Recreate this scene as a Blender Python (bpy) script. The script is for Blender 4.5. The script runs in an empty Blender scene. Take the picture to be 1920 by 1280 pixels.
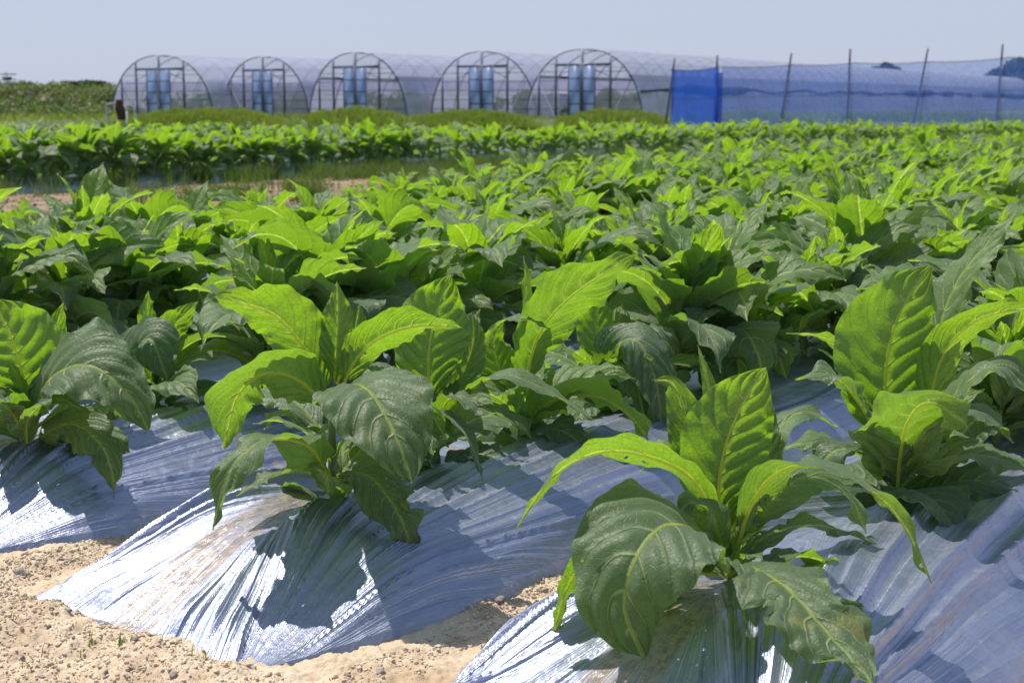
import bpy, math, random
import numpy as np
from mathutils import Vector

R = math.radians
S = bpy.context.scene
C = S.collection
# ------------------------------------------------------------------ camera
FPX = 2700.0
PITCH = math.atan((640 - 190) / FPX)
CAMH = 1.1
cam = bpy.data.objects.new('camera', bpy.data.cameras.new('camera'))
C.objects.link(cam)
cam.location = (0, 0, CAMH)
cam.rotation_euler = (R(90) - PITCH, 0, 0)
cam.data.sensor_width = 36
cam.data.lens = 36 * FPX / 1920
cam.data.clip_end = 3000
cam.data.clip_start = 0.05
cam.data.dof.use_dof = True
cam.data.dof.focus_distance = 3.35
cam.data.dof.aperture_fstop = 7.5
S.camera = cam
# ------------------------------------------------------------------ sky and sun
SUN_EL, SUN_AZ = R(64), R(-50)          # azimuth from +Y, negative = to the left
W = bpy.data.worlds.new('World'); S.world = W; W.use_nodes = True
wn, wl = W.node_tree.nodes, W.node_tree.links
bg = wn['Background']
sky = wn.new('ShaderNodeTexSky'); sky.sky_type = 'NISHITA'; sky.sun_disc = False
sky.sun_elevation = SUN_EL; sky.sun_rotation = SUN_AZ
sky.air_density = 1.0; sky.dust_density = 0.8; sky.ozone_density = 3.0; sky.altitude = 0
hs = wn.new('ShaderNodeHueSaturation'); hs.inputs['Saturation'].default_value = 1.0
wl.new(sky.outputs[0], hs.inputs['Color'])
tintn = wn.new('ShaderNodeMix'); tintn.data_type = 'RGBA'; tintn.blend_type = 'MIX'
wtc = wn.new('ShaderNodeTexCoord'); wsp = wn.new('ShaderNodeSeparateXYZ'); wmr = wn.new('ShaderNodeMapRange')
wl.new(wtc.outputs['Generated'], wsp.inputs[0]); wl.new(wsp.outputs[2], wmr.inputs[0])
wmr.inputs[1].default_value = 0.11; wmr.inputs[2].default_value = 0.45; wmr.inputs[3].default_value = .88; wmr.inputs[4].default_value = .15
wl.new(wmr.outputs[0], tintn.inputs[0])      # summer haze lies thickest near the horizon
wl.new(hs.outputs[0], tintn.inputs[6]); tintn.inputs[7].default_value = (3.42, 3.8, 4.95, 1)
wl.new(tintn.outputs[2], bg.inputs['Color'])
bg.inputs['Strength'].default_value = 0.118
sd = bpy.data.lights.new('sun', 'SUN'); sd.energy = 4.2; sd.angle = R(0.5); sd.color = (1.0, 0.95, 0.87)
sun = bpy.data.objects.new('sun', sd); C.objects.link(sun)
SD = Vector((math.sin(SUN_AZ) * math.cos(SUN_EL), math.cos(SUN_AZ) * math.cos(SUN_EL), math.sin(SUN_EL)))
sun.rotation_euler = SD.to_track_quat('Z', 'Y').to_euler()
S.view_settings.view_transform = 'Standard'
S.view_settings.look = 'None'
S.view_settings.exposure = 0.35
S.view_settings.gamma = 1.0
S.cycles.transparent_max_bounces = 40
S.cycles.max_bounces = 8
S.cycles.use_denoising = True

# ------------------------------------------------------------------ helpers
rng = np.random.default_rng(11)
random.seed(5)
TH = R(37); sT, cT = math.sin(TH), math.cos(TH)          # row direction


def pq(p, q, z=0.0):
    return np.array([q * cT + p * sT, -q * sT + p * cT, z])


def at(px, py, Y):
    """world point seen at pixel (1920 wide) at forward distance Y"""
    dx = (px - 960) / FPX; dy = (640 - py) / FPX
    d = np.array([dx, math.cos(PITCH) + dy * math.sin(PITCH), -math.sin(PITCH) + dy * math.cos(PITCH)])
    return np.array([0, 0, CAMH]) + d * (Y / d[1])


def mesh_np(name, V, F, mat, lf=None, uv=None, parent=None, smooth=True, obj=True):
    V = np.asarray(V, dtype=np.float32); F = np.asarray(F, dtype=np.int32)
    me = bpy.data.meshes.new(name)
    k = F.shape[1]
    me.vertices.add(len(V)); me.vertices.foreach_set('co', V.ravel())
    me.loops.add(F.size); me.loops.foreach_set('vertex_index', F.ravel())
    me.polygons.add(len(F))
    me.polygons.foreach_set('loop_start', np.arange(0, F.size, k, dtype=np.int32))
    if smooth:
        me.polygons.foreach_set('use_smooth', np.ones(len(F), dtype=bool))
    if lf is not None:
        a = me.attributes.new('lf', 'FLOAT_VECTOR', 'POINT')
        a.data.foreach_set('vector', np.asarray(lf, dtype=np.float32).ravel())
    if uv is not None:
        l = me.uv_layers.new(name='UVMap')
        l.data.foreach_set('uv', np.asarray(uv, dtype=np.float32)[F.ravel()].ravel())
    me.update(calc_edges=True)
    me.validate()
    if mat is not None:
        me.materials.append(mat)
    if not obj:
        return me
    return link(name, me, parent)


def link(name, me, parent=None, loc=None):
    o = bpy.data.objects.new(name, me); C.objects.link(o)
    if parent is not None: o.parent = parent
    if loc is not None: o.location = loc
    return o


def tag(o, label=None, cat=None, group=None, kind=None):
    if label: o['label'] = label
    if cat: o['category'] = cat
    if group: o['group'] = group
    if kind: o['kind'] = kind
    return o


def empty(name, loc, rz=0.0):
    o = bpy.data.objects.new(name, None); C.objects.link(o)
    o.location = loc; o.rotation_euler = (0, 0, rz); o.empty_display_size = 0.1
    return o


def gridF(nu, nv, off=0):
    i = np.arange(nu - 1)[:, None] * nv + np.arange(nv - 1)[None, :]
    i = i.ravel()
    return np.stack([i, i + nv, i + nv + 1, i + 1], 1) + off


class Buf:
    def __init__(s): s.V = []; s.F = []; s.L = []; s.n = 0
    def add(s, V, F, L=None):
        s.V.append(V); s.F.append(F + s.n); s.n += len(V)
        s.L.append(L if L is not None else np.zeros((len(V), 3)))
    def get(s): return np.concatenate(s.V), np.concatenate(s.F), np.concatenate(s.L)
    def build(s, name, mat, parent=None, smooth=True, obj=True):
        V, F, L = s.get(); return mesh_np(name, V, F, mat, L, None, parent, smooth, obj)


def catmull(P, n):
    P = np.asarray(P, float)
    if len(P) == 2: P = np.array([P[0], (P[0] + P[1]) / 2, P[1]])
    Q = np.vstack([2 * P[0] - P[1], P, 2 * P[-1] - P[-2]])
    out = []
    for i in range(1, len(Q) - 2):
        t = np.linspace(0, 1, 24, endpoint=False)[:, None]
        a, b, c, d = Q[i - 1], Q[i], Q[i + 1], Q[i + 2]
        out.append(.5 * ((2 * b) + (-a + c) * t + (2 * a - 5 * b + 4 * c - d) * t ** 2 + (-a + 3 * b - 3 * c + d) * t ** 3))
    out.append(Q[-2][None]); out = np.vstack(out)
    s = np.r_[0, np.cumsum(np.linalg.norm(np.diff(out, axis=0), axis=1))]
    t = np.linspace(0, s[-1], n)
    return np.stack([np.interp(t, s, out[:, k]) for k in range(3)], 1), s[-1]


def nz(v): return v / (np.linalg.norm(v, axis=-1, keepdims=True) + 1e-9)


def tube(P, r, k=8, cap=True):
    """tapered tube through P (n,3), radii r (n)"""
    P = np.asarray(P, float); r = np.broadcast_to(np.asarray(r, float), (len(P),))
    T = nz(np.gradient(P, axis=0))
    h = np.array([1., 0, 0]) if abs(T[0, 0]) < .8 else np.array([0, 1., 0])
    A = nz(np.cross(T, h)); B = np.cross(T, A)
    th = np.linspace(0, 2 * math.pi, k, endpoint=False)
    V = (P[:, None] + r[:, None, None] * (A[:, None] * np.cos(th)[None, :, None] + B[:, None] * np.sin(th)[None, :, None])).reshape(-1, 3)
    F = []
    n = len(P)
    for i in range(n - 1):
        for j in range(k):
            a = i * k + j; b = i * k + (j + 1) % k
            F.append((a, b, b + k, a + k))
    V = list(V)
    if cap:
        for base, cpt in ((0, P[0]), ((n - 1) * k, P[-1])):
            V.append(cpt); ci = len(V) - 1
            for j in range(0, k, 2):
                F.append((ci, base + j, base + (j + 1) % k, base + (j + 2) % k))
    return np.array(V), np.array(F)


def boxm(c, s, rz=0.0):
    c = np.array(c, float); s = np.array(s, float) / 2
    V = np.array([[x, y, z] for x in (-1, 1) for y in (-1, 1) for z in (-1, 1)], float) * s
    ca, sa = math.cos(rz), math.sin(rz)
    V = np.stack([V[:, 0] * ca - V[:, 1] * sa, V[:, 0] * sa + V[:, 1] * ca, V[:, 2]], 1) + c
    return V, np.array([(0, 1, 3, 2), (4, 6, 7, 5), (0, 4, 5, 1), (2, 3, 7, 6), (0, 2, 6, 4), (1, 5, 7, 3)])


# lattice noise
_tab = np.random.default_rng(3).random((256, 256))


def vnoise(x, y):
    xi = np.floor(x).astype(int); yi = np.floor(y).astype(int)
    fx = x - xi; fy = y - yi
    fx = fx * fx * (3 - 2 * fx); fy = fy * fy * (3 - 2 * fy)
    a = _tab[xi & 255, yi & 255]; b = _tab[(xi + 1) & 255, yi & 255]
    c = _tab[xi & 255, (yi + 1) & 255]; d = _tab[(xi + 1) & 255, (yi + 1) & 255]
    return (a * (1 - fx) + b * fx) * (1 - fy) + (c * (1 - fx) + d * fx) * fy


def fbm(x, y, o=4, g=.5):
    s = 0; a = 1; t = 0
    for k in range(o):
        s = s + a * (vnoise(x + 17.3 * k, y + 9.1 * k) - .5); t += a; a *= g; x = x * 2.03; y = y * 2.03
    return s / t * 2


def n1(x, row=7):
    x = np.asarray(x, float)
    return vnoise(x, np.broadcast_to(np.asarray(row, float) + .001, x.shape))


def sstep(a, b, x):
    t = np.clip((x - a) / (b - a), 0, 1); return t * t * (3 - 2 * t)


# ------------------------------------------------------------------ materials
class Mt:
    def __init__(s, name):
        s.m = bpy.data.materials.new(name); s.m.use_nodes = True
        s.n = s.m.node_tree.nodes; s.l = s.m.node_tree.links
        s.p = s.n['Principled BSDF']; s.out = s.n['Material Output']
    def new(s, t, **k):
        x = s.n.new('ShaderNode' + t)
        for a, b in k.items(): setattr(x, a, b)
        return x
    def set(s, sock, v):
        if hasattr(v, 'is_output') or isinstance(v, bpy.types.NodeSocket): s.l.new(v, sock)
        else:
            if isinstance(v, (tuple, list)) and len(v) == 3 and sock.type == 'RGBA': v = (*v, 1)
            sock.default_value = v
    def math(s, op, a, b=0.0, c=None, clamp=False):
        x = s.new('Math', operation=op); x.use_clamp = clamp
        s.set(x.inputs[0], a); s.set(x.inputs[1], b)
        if c is not None: s.set(x.inputs[2], c)
        return x.outputs[0]
    def mix(s, f, a, b, bt='MIX'):
        x = s.new('Mix', data_type='RGBA', blend_type=bt)
        s.set(x.inputs[0], f); s.set(x.inputs[6], a); s.set(x.inputs[7], b)
        return x.outputs[2]
    def ramp(s, f, a, b, interp='SMOOTHSTEP', lo=0.0, hi=1.0):
        x = s.new('MapRange', interpolation_type=interp)
        s.set(x.inputs[0], f); x.inputs[1].default_value = a; x.inputs[2].default_value = b
        x.inputs[3].default_value = lo; x.inputs[4].default_value = hi
        return x.outputs[0]
    def noise(s, scale, vec=None, detail=3, rough=.55, dist=0.0):
        x = s.new('TexNoise'); x.inputs['Scale'].default_value = scale
        x.inputs['Detail'].default_value = detail; x.inputs['Roughness'].default_value = rough
        x.inputs['Distortion'].default_value = dist
        if vec is not None: s.l.new(vec, x.inputs['Vector'])
        return x.outputs['Fac']
    def obco(s): return s.new('TexCoord').outputs['Object']
    def mapping(s, vec, scale=(1, 1, 1), rot=(0, 0, 0)):
        x = s.new('Mapping'); s.l.new(vec, x.inputs[0]); x.inputs['Scale'].default_value = scale
        x.inputs['Rotation'].default_value = rot
        return x.outputs[0]
    def bump(s, h, strength=.5, dist=.01, normal=None):
        x = s.new('Bump'); x.inputs['Strength'].default_value = strength; x.inputs['Distance'].default_value = dist
        s.l.new(h, x.inputs['Height'])
        if normal is not None: s.l.new(normal, x.inputs['Normal'])
        return x.outputs[0]


def leaf_mat(eaten=False):
    M = Mt('tobacco_leaf' if not eaten else 'eaten_leaf')
    at_ = M.new('Attribute', attribute_name='lf', attribute_type='GEOMETRY')
    sep = M.new('SeparateXYZ'); M.l.new(at_.outputs['Vector'], sep.inputs[0])
    ph, lat, age = sep.outputs[0], sep.outputs[1], sep.outputs[2]
    fr = M.math('FRACT', ph)
    a = M.math('MULTIPLY', M.math('ABSOLUTE', M.math('SUBTRACT', fr, .5)), 2.0)   # 1 at the vein
    latf = M.math('DIVIDE', ph, 9.0)
    rib = M.ramp(lat, .0048, .0018)
    thin = M.ramp(lat, 0.0, .07, 'LINEAR', .80, .93)
    sub = M.new('MapRange', interpolation_type='SMOOTHSTEP')
    M.l.new(a, sub.inputs[0]); M.l.new(thin, sub.inputs[1]); sub.inputs[2].default_value = 1.0
    veins = M.math('MULTIPLY', sub.outputs[0], M.ramp(lat, .08, .02, 'LINEAR', .25, 1.0))
    vein = M.math('MAXIMUM', rib, veins)
    co = M.obco()
    ret = M.new('TexVoronoi', feature='DISTANCE_TO_EDGE'); ret.inputs['Scale'].default_value = 95
    M.l.new(co, ret.inputs['Vector'])
    retv = M.ramp(ret.outputs['Distance'], .0, .13)
    patch = M.noise(13, co, 3)
    fine = M.noise(60, co, 2)
    young = M.ramp(age, .25, .85, 'LINEAR')
    col = M.mix(young, (.165, .31, .095), (.18, .31, .055))
    col = M.mix(M.ramp(patch, .35, .7, 'LINEAR', 0, .5), col, (.095, .165, .035))
    oi = M.new('ObjectInfo')
    col = M.mix(M.math('MULTIPLY', oi.outputs['Random'], .45), col, (.155, .22, .06))
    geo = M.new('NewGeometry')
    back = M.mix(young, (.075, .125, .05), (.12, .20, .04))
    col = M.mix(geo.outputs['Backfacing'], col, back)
    col = M.mix(M.math('MULTIPLY', vein, .85), col, (.33, .42, .17))
    # yellowing blotches on some leaves
    yb = M.math('MULTIPLY', M.ramp(M.noise(7, co, 4, .6), .60, .72), M.ramp(M.noise(1.7, co, 1), .5, .62))
    col = M.mix(M.math('MULTIPLY', yb, .55), col, (.30, .27, .05))
    # insect scars
    sc = M.ramp(M.noise(38, co, 2, .5), .71, .74)
    old = M.ramp(age, .12, .0, 'LINEAR')
    col = M.mix(M.math('MULTIPLY', sc, .8), col, (.20, .16, .06))
    col = M.mix(M.math('MULTIPLY', M.math('MULTIPLY', old, M.ramp(patch, .5, .62)), .7), col, (.21, .18, .03))
    tr = M.mix(young, (.30, .54, .02), (.42, .72, .012))
    tr = M.mix(M.math('MULTIPLY', vein, .7), tr, (.70, .84, .14))
    tr = M.mix(M.math('MULTIPLY', M.math('SUBTRACT', 1.0, retv), .35), tr, (.12, .26, .01))
    tr = M.mix(M.ramp(fine, .3, .75, 'LINEAR', 0, .3), tr, (.14, .34, .01))
    h = M.math('MULTIPLY', M.math('SUBTRACT', 1.0, M.math('POWER', a, 2.5)), .010)
    h = M.math('SUBTRACT', h, M.math('MULTIPLY', veins, .004))
    h = M.math('ADD', h, M.math('MULTIPLY', M.noise(16, co, 2, .5, .4), .016))
    h = M.math('ADD', h, M.math('MULTIPLY', retv, .0009))
    h = M.math('ADD', h, M.math('MULTIPLY', M.noise(30, co, 2), .006))
    h = M.math('SUBTRACT', h, M.math('MULTIPLY', rib, .004))
    nb = M.bump(h, .75, .55)
    p = M.p
    M.l.new(col, p.inputs['Base Color']); M.l.new(nb, p.inputs['Normal'])
    p.inputs['Roughness'].default_value = .52
    p.inputs['Specular IOR Level'].default_value = .5
    p.inputs['Sheen Weight'].default_value = .25
    p.inputs['Sheen Roughness'].default_value = .5
    tl = M.new('BsdfTranslucent'); M.l.new(tr, tl.inputs['Color']); M.l.new(nb, tl.inputs['Normal'])
    ms = M.new('MixShader')
    M.l.new(M.math('ADD', M.ramp(age, .2, .8, 'LINEAR', .36, .45), M.math('MULTIPLY', rib, .12)), ms.inputs[0])
    M.l.new(p.outputs[0], ms.inputs[1]); M.l.new(tl.outputs[0], ms.inputs[2])
    if eaten:      # holes gnawed by insects
        hn = M.noise(24, co, 4, .6)
        hf = M.math('MULTIPLY', M.ramp(hn, .665, .675, 'LINEAR'), M.ramp(M.noise(5, co, 1), .42, .5))
        hf = M.math('MULTIPLY', hf, M.math('SUBTRACT', 1.0, rib))
        tp = M.new('BsdfTransparent'); m2 = M.new('MixShader')
        M.l.new(hf, m2.inputs[0]); M.l.new(ms.outputs[0], m2.inputs[1]); M.l.new(tp.outputs[0], m2.inputs[2])
        ms = m2
    M.l.new(ms.outputs[0], M.out.inputs[0])
    return M.m


def simple(name, col, rough=.6, metal=0.0, var=.25, scale=8, bump=0.0, bscale=40):
    M = Mt(name); co = M.obco()
    f = M.noise(scale, co, 4)
    c2 = tuple(c * (1 - var) for c in col)
    M.l.new(M.mix(M.ramp(f, .3, .7), col, c2), M.p.inputs['Base Color'])
    M.p.inputs['Roughness'].default_value = rough; M.p.inputs['Metallic'].default_value = metal
    if bump: M.l.new(M.bump(M.noise(bscale, co, 4), .6, bump), M.p.inputs['Normal'])
    return M.m


def foliage_mat(name, c1, c2, c3, tr):
    M = Mt(name); co = M.obco()
    f = M.noise(.35, co, 3); g = M.noise(1.3, co, 2)
    col = M.mix(M.ramp(f, .35, .65), c1, c2)
    col = M.mix(M.ramp(g, .45, .7, 'SMOOTHSTEP', 0, .7), col, c3)
    M.l.new(col, M.p.inputs['Base Color']); M.p.inputs['Roughness'].default_value = .6
    tl = M.new('BsdfTranslucent'); tl.inputs[0].default_value = (*tr, 1)
    ms = M.new('MixShader'); ms.inputs[0].default_value = .35 if name != 'leaf_rib' else .82
    M.l.new(M.p.outputs[0], ms.inputs[1]); M.l.new(tl.outputs[0], ms.inputs[2]); M.l.new(ms.outputs[0], M.out.inputs[0])
    return M.m


def soil_mat():
    M = Mt('sandy_soil'); co = M.obco()
    big = M.noise(1.6, co, 4); mid = M.noise(22, co, 5, .65); fine = M.noise(210, co, 3, .7)
    c = M.mix(M.ramp(mid, .35, .65), (.66, .53, .38), (.55, .42, .28))
    c = M.mix(M.ramp(big, .42, .62, 'SMOOTHSTEP', 0, .55), c, (.70, .59, .45))
    c = M.mix(M.ramp(fine, .55, .72, 'SMOOTHSTEP', 0, .55), c, (.24, .155, .085))
    c = M.mix(M.ramp(fine, .40, .28, 'SMOOTHSTEP', 0, .5), c, (.62, .52, .40))
    c = M.mix(M.ramp(M.noise(2.6, co, 5, .65), .50, .66, 'SMOOTHSTEP', 0, .6), c, (.40, .28, .17))
    spq = M.new('SeparateXYZ'); M.l.new(M.mapping(co, (1, 1, 1), (0, 0, TH)), spq.inputs[0])
    strip = M.ramp(M.math('ADD', spq.outputs[0], M.math('MULTIPLY', M.noise(1.2, co, 4), 1.5)), -6.6, -7.6)
    c = M.mix(M.math('MULTIPLY', strip, .92), c, M.mix(M.ramp(M.noise(3.5, co, 5, .65), .4, .62), (.30, .205, .135), (.13, .085, .055)))
    # the land beyond the crop carries thin grass
    sp = M.new('SeparateXYZ'); M.l.new(co, sp.inputs[0])
    far = M.ramp(M.math('ADD', sp.outputs[1], M.math('MULTIPLY', M.noise(.25, co, 3), 14)), 44, 52)
    c = M.mix(far, c, M.mix(M.ramp(M.noise(.8, co, 4), .35, .65), (.07, .11, .025), (.13, .13, .05)))
    M.l.new(c, M.p.inputs['Base Color']); M.p.inputs['Roughness'].default_value = .92
    M.p.inputs['Specular IOR Level'].default_value = .2
    h = M.math('ADD', M.math('MULTIPLY', mid, .6), M.math('MULTIPLY', fine, .25))
    M.l.new(M.bump(h, .9, .012), M.p.inputs['Normal'])
    return M.m


def film_mat():
    M = Mt('silver_mulch_film')
    uv = M.new('TexCoord').outputs['UV']            # metres: u along the ridge, v across
    sp = M.new('SeparateXYZ'); M.l.new(uv, sp.inputs[0])
    u, v = sp.outputs[0], sp.outputs[1]
    co = M.obco()
    w1 = M.noise(1.0, M.mapping(uv, (2.0, 26, 1), (0, 0, R(6))), 5, .65, .5)
    w2 = M.noise(1.0, M.mapping(uv, (9, 40, 1), (0, 0, R(-8))), 4, .6, .6)
    w3 = M.noise(34, co, 4, .6, .5)
    fa = M.new('Attribute', attribute_name='lf', attribute_type='GEOMETRY')
    fs = M.new('SeparateXYZ'); M.l.new(fa.outputs['Vector'], fs.inputs[0])
    f1 = M.noise(1.0, M.mapping(fa.outputs['Vector'], (46, .5, 0)), 2.5, .6)
    f1 = M.math('POWER', M.math('ABSOLUTE', M.math('SUBTRACT', f1, .5)), .6)
    endz = M.ramp(fs.outputs[1], .95, .5)
    # clear strip along the middle of the sheet: soil shows through it
    edge = M.math('ADD', M.math('ABSOLUTE', M.math('ADD', v, .03)), M.math('MULTIPLY', M.math('SUBTRACT', M.noise(5, co, 4), .5), .05))
    clear = M.math('MULTIPLY', M.ramp(edge, .085, .045), endz)
    spill = M.ramp(M.math('ADD', M.noise(3.2, co, 5, .65), M.math('MULTIPLY', edge, -1.1)), .54, .60)
    clear = M.math('MULTIPLY', clear, M.ramp(M.noise(1.0, M.mapping(fa.outputs['Vector'], (9, 1.2, 0)), 3, .6), .62, .42, 'LINEAR', .35, 1.0))
    clear = M.math('MAXIMUM', clear, M.math('MULTIPLY', spill, .85))
    soil = M.mix(M.ramp(M.noise(45, co, 4), .35, .65), (.36, .265, .175), (.13, .09, .06))
    soil = M.mix(M.ramp(M.noise(130, co, 3), .58, .7), soil, (.45, .36, .26))
    sv = M.mix(M.ramp(w1, .3, .7), (.38, .405, .515), (.28, .31, .43))
    dirt = M.ramp(M.math('ADD', M.noise(9, co, 5, .7), M.math('MULTIPLY', M.math('ABSOLUTE', v), .25)), .70, .80, 'SMOOTHSTEP', 0, .55)
    sv = M.mix(dirt, sv, (.42, .33, .23))
    M.l.new(M.mix(clear, sv, soil), M.p.inputs['Base Color'])
    M.l.new(M.math('MULTIPLY', M.math('MULTIPLY', M.math('SUBTRACT', 1.0, clear), .80), M.math('SUBTRACT', 1.0, dirt)), M.p.inputs['Metallic'])
    M.l.new(M.ramp(w3, .3, .7, 'LINEAR', .36, .47), M.p.inputs['Roughness'])
    M.l.new(M.ramp(clear, 0, 1, 'LINEAR', .12, .9), M.p.inputs['Coat Weight']); M.p.inputs['Coat Roughness'].default_value = .10
    h = M.math('ADD', M.math('MULTIPLY', w1, .35), M.math('MULTIPLY', w2, .3))
    h = M.math('ADD', h, M.math('MULTIPLY', w3, .45))
    h = M.math('ADD', h, M.math('MULTIPLY', f1, M.ramp(fs.outputs[1], 2.2, .8, 'LINEAR', .1, .8)))
    nb = M.bump(h, .6, .010)
    M.l.new(nb, M.p.inputs['Normal']); M.l.new(nb, M.p.inputs['Coat Normal'])
    return M.m


def veil(name, col, alpha, rough=.35, tr=.5, lay=0.0, streak=None):
    """thin sheet that lets part of the light through"""
    M = Mt(name); co = M.obco()
    f = M.noise(1.2, co, 4); c2 = tuple(min(1, c * 1.15) for c in col)
    M.l.new(M.mix(M.ramp(f, .3, .7), col, c2), M.p.inputs['Base Color']); M.p.inputs['Roughness'].default_value = rough
    tl = M.new('BsdfTranslucent'); tl.inputs[0].default_value = (*col, 1)
    m1 = M.new('MixShader'); m1.inputs[0].default_value = tr
    M.l.new(M.p.outputs[0], m1.inputs[1]); M.l.new(tl.outputs[0], m1.inputs[2])
    tp = M.new('BsdfTransparent')
    m2 = M.new('MixShader')
    g = M.noise(1.0, M.mapping(co, streak or (3, 3, 3)), 4, .6)
    fac = M.ramp(g, .3, .7, 'LINEAR', alpha - .08, alpha + .08)
    if lay:
        lw = M.new('LayerWeight'); lw.inputs[0].default_value = .5
        fac = M.math('ADD', fac, M.math('MULTIPLY', lw.outputs['Facing'], lay), clamp=True)
    M.l.new(fac, m2.inputs[0]); M.l.new(tp.outputs[0], m2.inputs[1]); M.l.new(m1.outputs[0], m2.inputs[2])
    M.l.new(m2.outputs[0], M.out.inputs[0])
    M.l.new(M.bump(g, .5, .05), M.p.inputs['Normal'])
    return M.m


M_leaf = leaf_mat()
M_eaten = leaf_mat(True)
M_stem = simple('leaf_stalk', (.16, .24, .06), .5, 0, .4, 30, .004, 60)
M_rib = foliage_mat('leaf_rib', (.22, .30, .09), (.26, .33, .11), (.2, .3, .08), (1.0, 1.0, .38))
M_root = simple('dry_root', (.11, .06, .03), .9, 0, .5, 60, .01, 90)
M_soil = soil_mat()
M_film = film_mat()
M_pipe = simple('galvanised_pipe', (.11, .14, .21), .45, .3, .3, 4)
M_dark = simple('dark_roll', (.035, .035, .08), .6, 0, .3, 3)
M_pole = simple('weathered_pole', (.16, .14, .13), .7, 0, .4, 3)
M_house = veil('vinyl_sheet', (.60, .62, .76), .58, .3, .45, .30, (.8, 4.5, .8))
M_gable = veil('vinyl_end_sheet', (.74, .76, .86), .40, .3, .5, .10, (2, 2, 2))
M_door = veil('blue_door_panel', (.36, .50, .76), .72, .3, .5)
M_curt = veil('violet_curtain', (.26, .23, .48), .42, .6, .5, 0, (4, 4, .5))
M_net = veil('blue_net', (.12, .24, .72), .46, .7, .5, 0, (7, 7, 7))
M_netd = veil('doubled_blue_net', (.03, .13, .62), .80, .7, .5, 0, (6, 6, 2))
M_grass = foliage_mat('meadow_grass', (.13, .22, .025), (.18, .25, .04), (.22, .23, .07), (.38, .50, .05))
M_weed = foliage_mat('weeds', (.06, .12, .02), (.10, .14, .03), (.16, .15, .06), (.18, .3, .03))
M_bank = foliage_mat('bank_plants', (.08, .16, .035), (.20, .19, .08), (.26, .20, .11), (.16, .26, .03))
M_crown = foliage_mat('tree_leaves', (.025, .06, .02), (.05, .09, .02), (.07, .11, .03), (.06, .12, .01))
M_bark = simple('bark', (.12, .09, .07), .9, 0, .4, 10)
M_bankg = simple('bank_earth', (.13, .18, .04), .95, 0, .4, .6)
M_peb = simple('soil_crumb', (.70, .56, .40), .95, 0, .4, 18)
M_clod = simple('dug_clod', (.30, .205, .135), .95, 0, .5, 6)
M_stone = simple('grey_stone', (.30, .26, .23), .85, 0, .4, 14)

# ------------------------------------------------------------------ ground
PITCHR = 1.10
ROWQ = [-1.26 - PITCHR * k for k in range(7)]
FARQ = [-15.6 - PITCHR * k for k in range(14)]
PEND = 1.79                                            # where the near ridges end


def slope_z(y):
    return -.24 * sstep(28, 48, y) + .54 * sstep(52, 62, y)


def ground_z(x, y):
    p = x * sT + y * cT; q = x * cT - y * sT
    near = np.exp(-((np.hypot(x, y - 3) / 5.0) ** 2))
    z = .012 * fbm(x * 1.3, y * 1.3, 3) + near * (.020 * fbm(x * 6, y * 6, 4, .6) + .008 * fbm(x * 31, y * 31, 3, .6))
    # soil heaped on the tucked film ends
    k = np.round((-1.26 - q) / PITCHR)
    dq = q - (-1.26 - PITCHR * k)
    inb = ((k >= -1) & (k <= 6)).astype(float)
    z = z + inb * .034 * np.exp(-((p - (PEND - .09)) / .13) ** 2) * np.exp(-(dq / .42) ** 4) * (1 + 1.1 * fbm(x * 5, y * 5, 4, .6))
    # under the film the soil stays below it
    under = inb * sstep(PEND + .05, PEND + .25, p) * sstep(.40, .34, np.abs(dq))
    z = z - .05 * under
    z = z + near * (.006 * np.abs(fbm(x * 60, y * 60, 3, .7)) + .004 * fbm(x * 110, y * 110, 2)) + slope_z(y)
    z = z + .07 * sstep(7.2, 8.2, -q) * sstep(15.8, 15, -q) * fbm(x * 2.2, y * 2.2, 4, .65)
    return z


def axis(segs):
    out = [segs[0][0]]
    for a, b, n in segs: out += list(np.linspace(a, b, n + 1)[1:])
    return np.array(out)


gx = axis([(-900, -200, 6), (-200, -60, 10), (-60, -12, 30), (-12, -3, 45), (-3, -1.5, 40), (-1.5, .75, 560), (.75, 3, 50), (3, 12, 45), (12, 60, 30), (60, 200, 10), (200, 900, 6)])
gy = axis([(-40, -4, 8), (-4, 1.8, 20), (1.8, 4.3, 560), (4.3, 7, 90), (7, 24, 90), (24, 70, 60), (70, 200, 20), (200, 1500, 12)])
X, Y = np.meshgrid(gx, gy, indexing='ij')
Zg = ground_z(X, Y)
V = np.stack([X.ravel(), Y.ravel(), Zg.ravel()], 1)
F = gridF(len(gx), len(gy))[:, [0, 1, 2, 3]]
tag(mesh_np('ground', V, F, M_soil), kind='structure')


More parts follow.
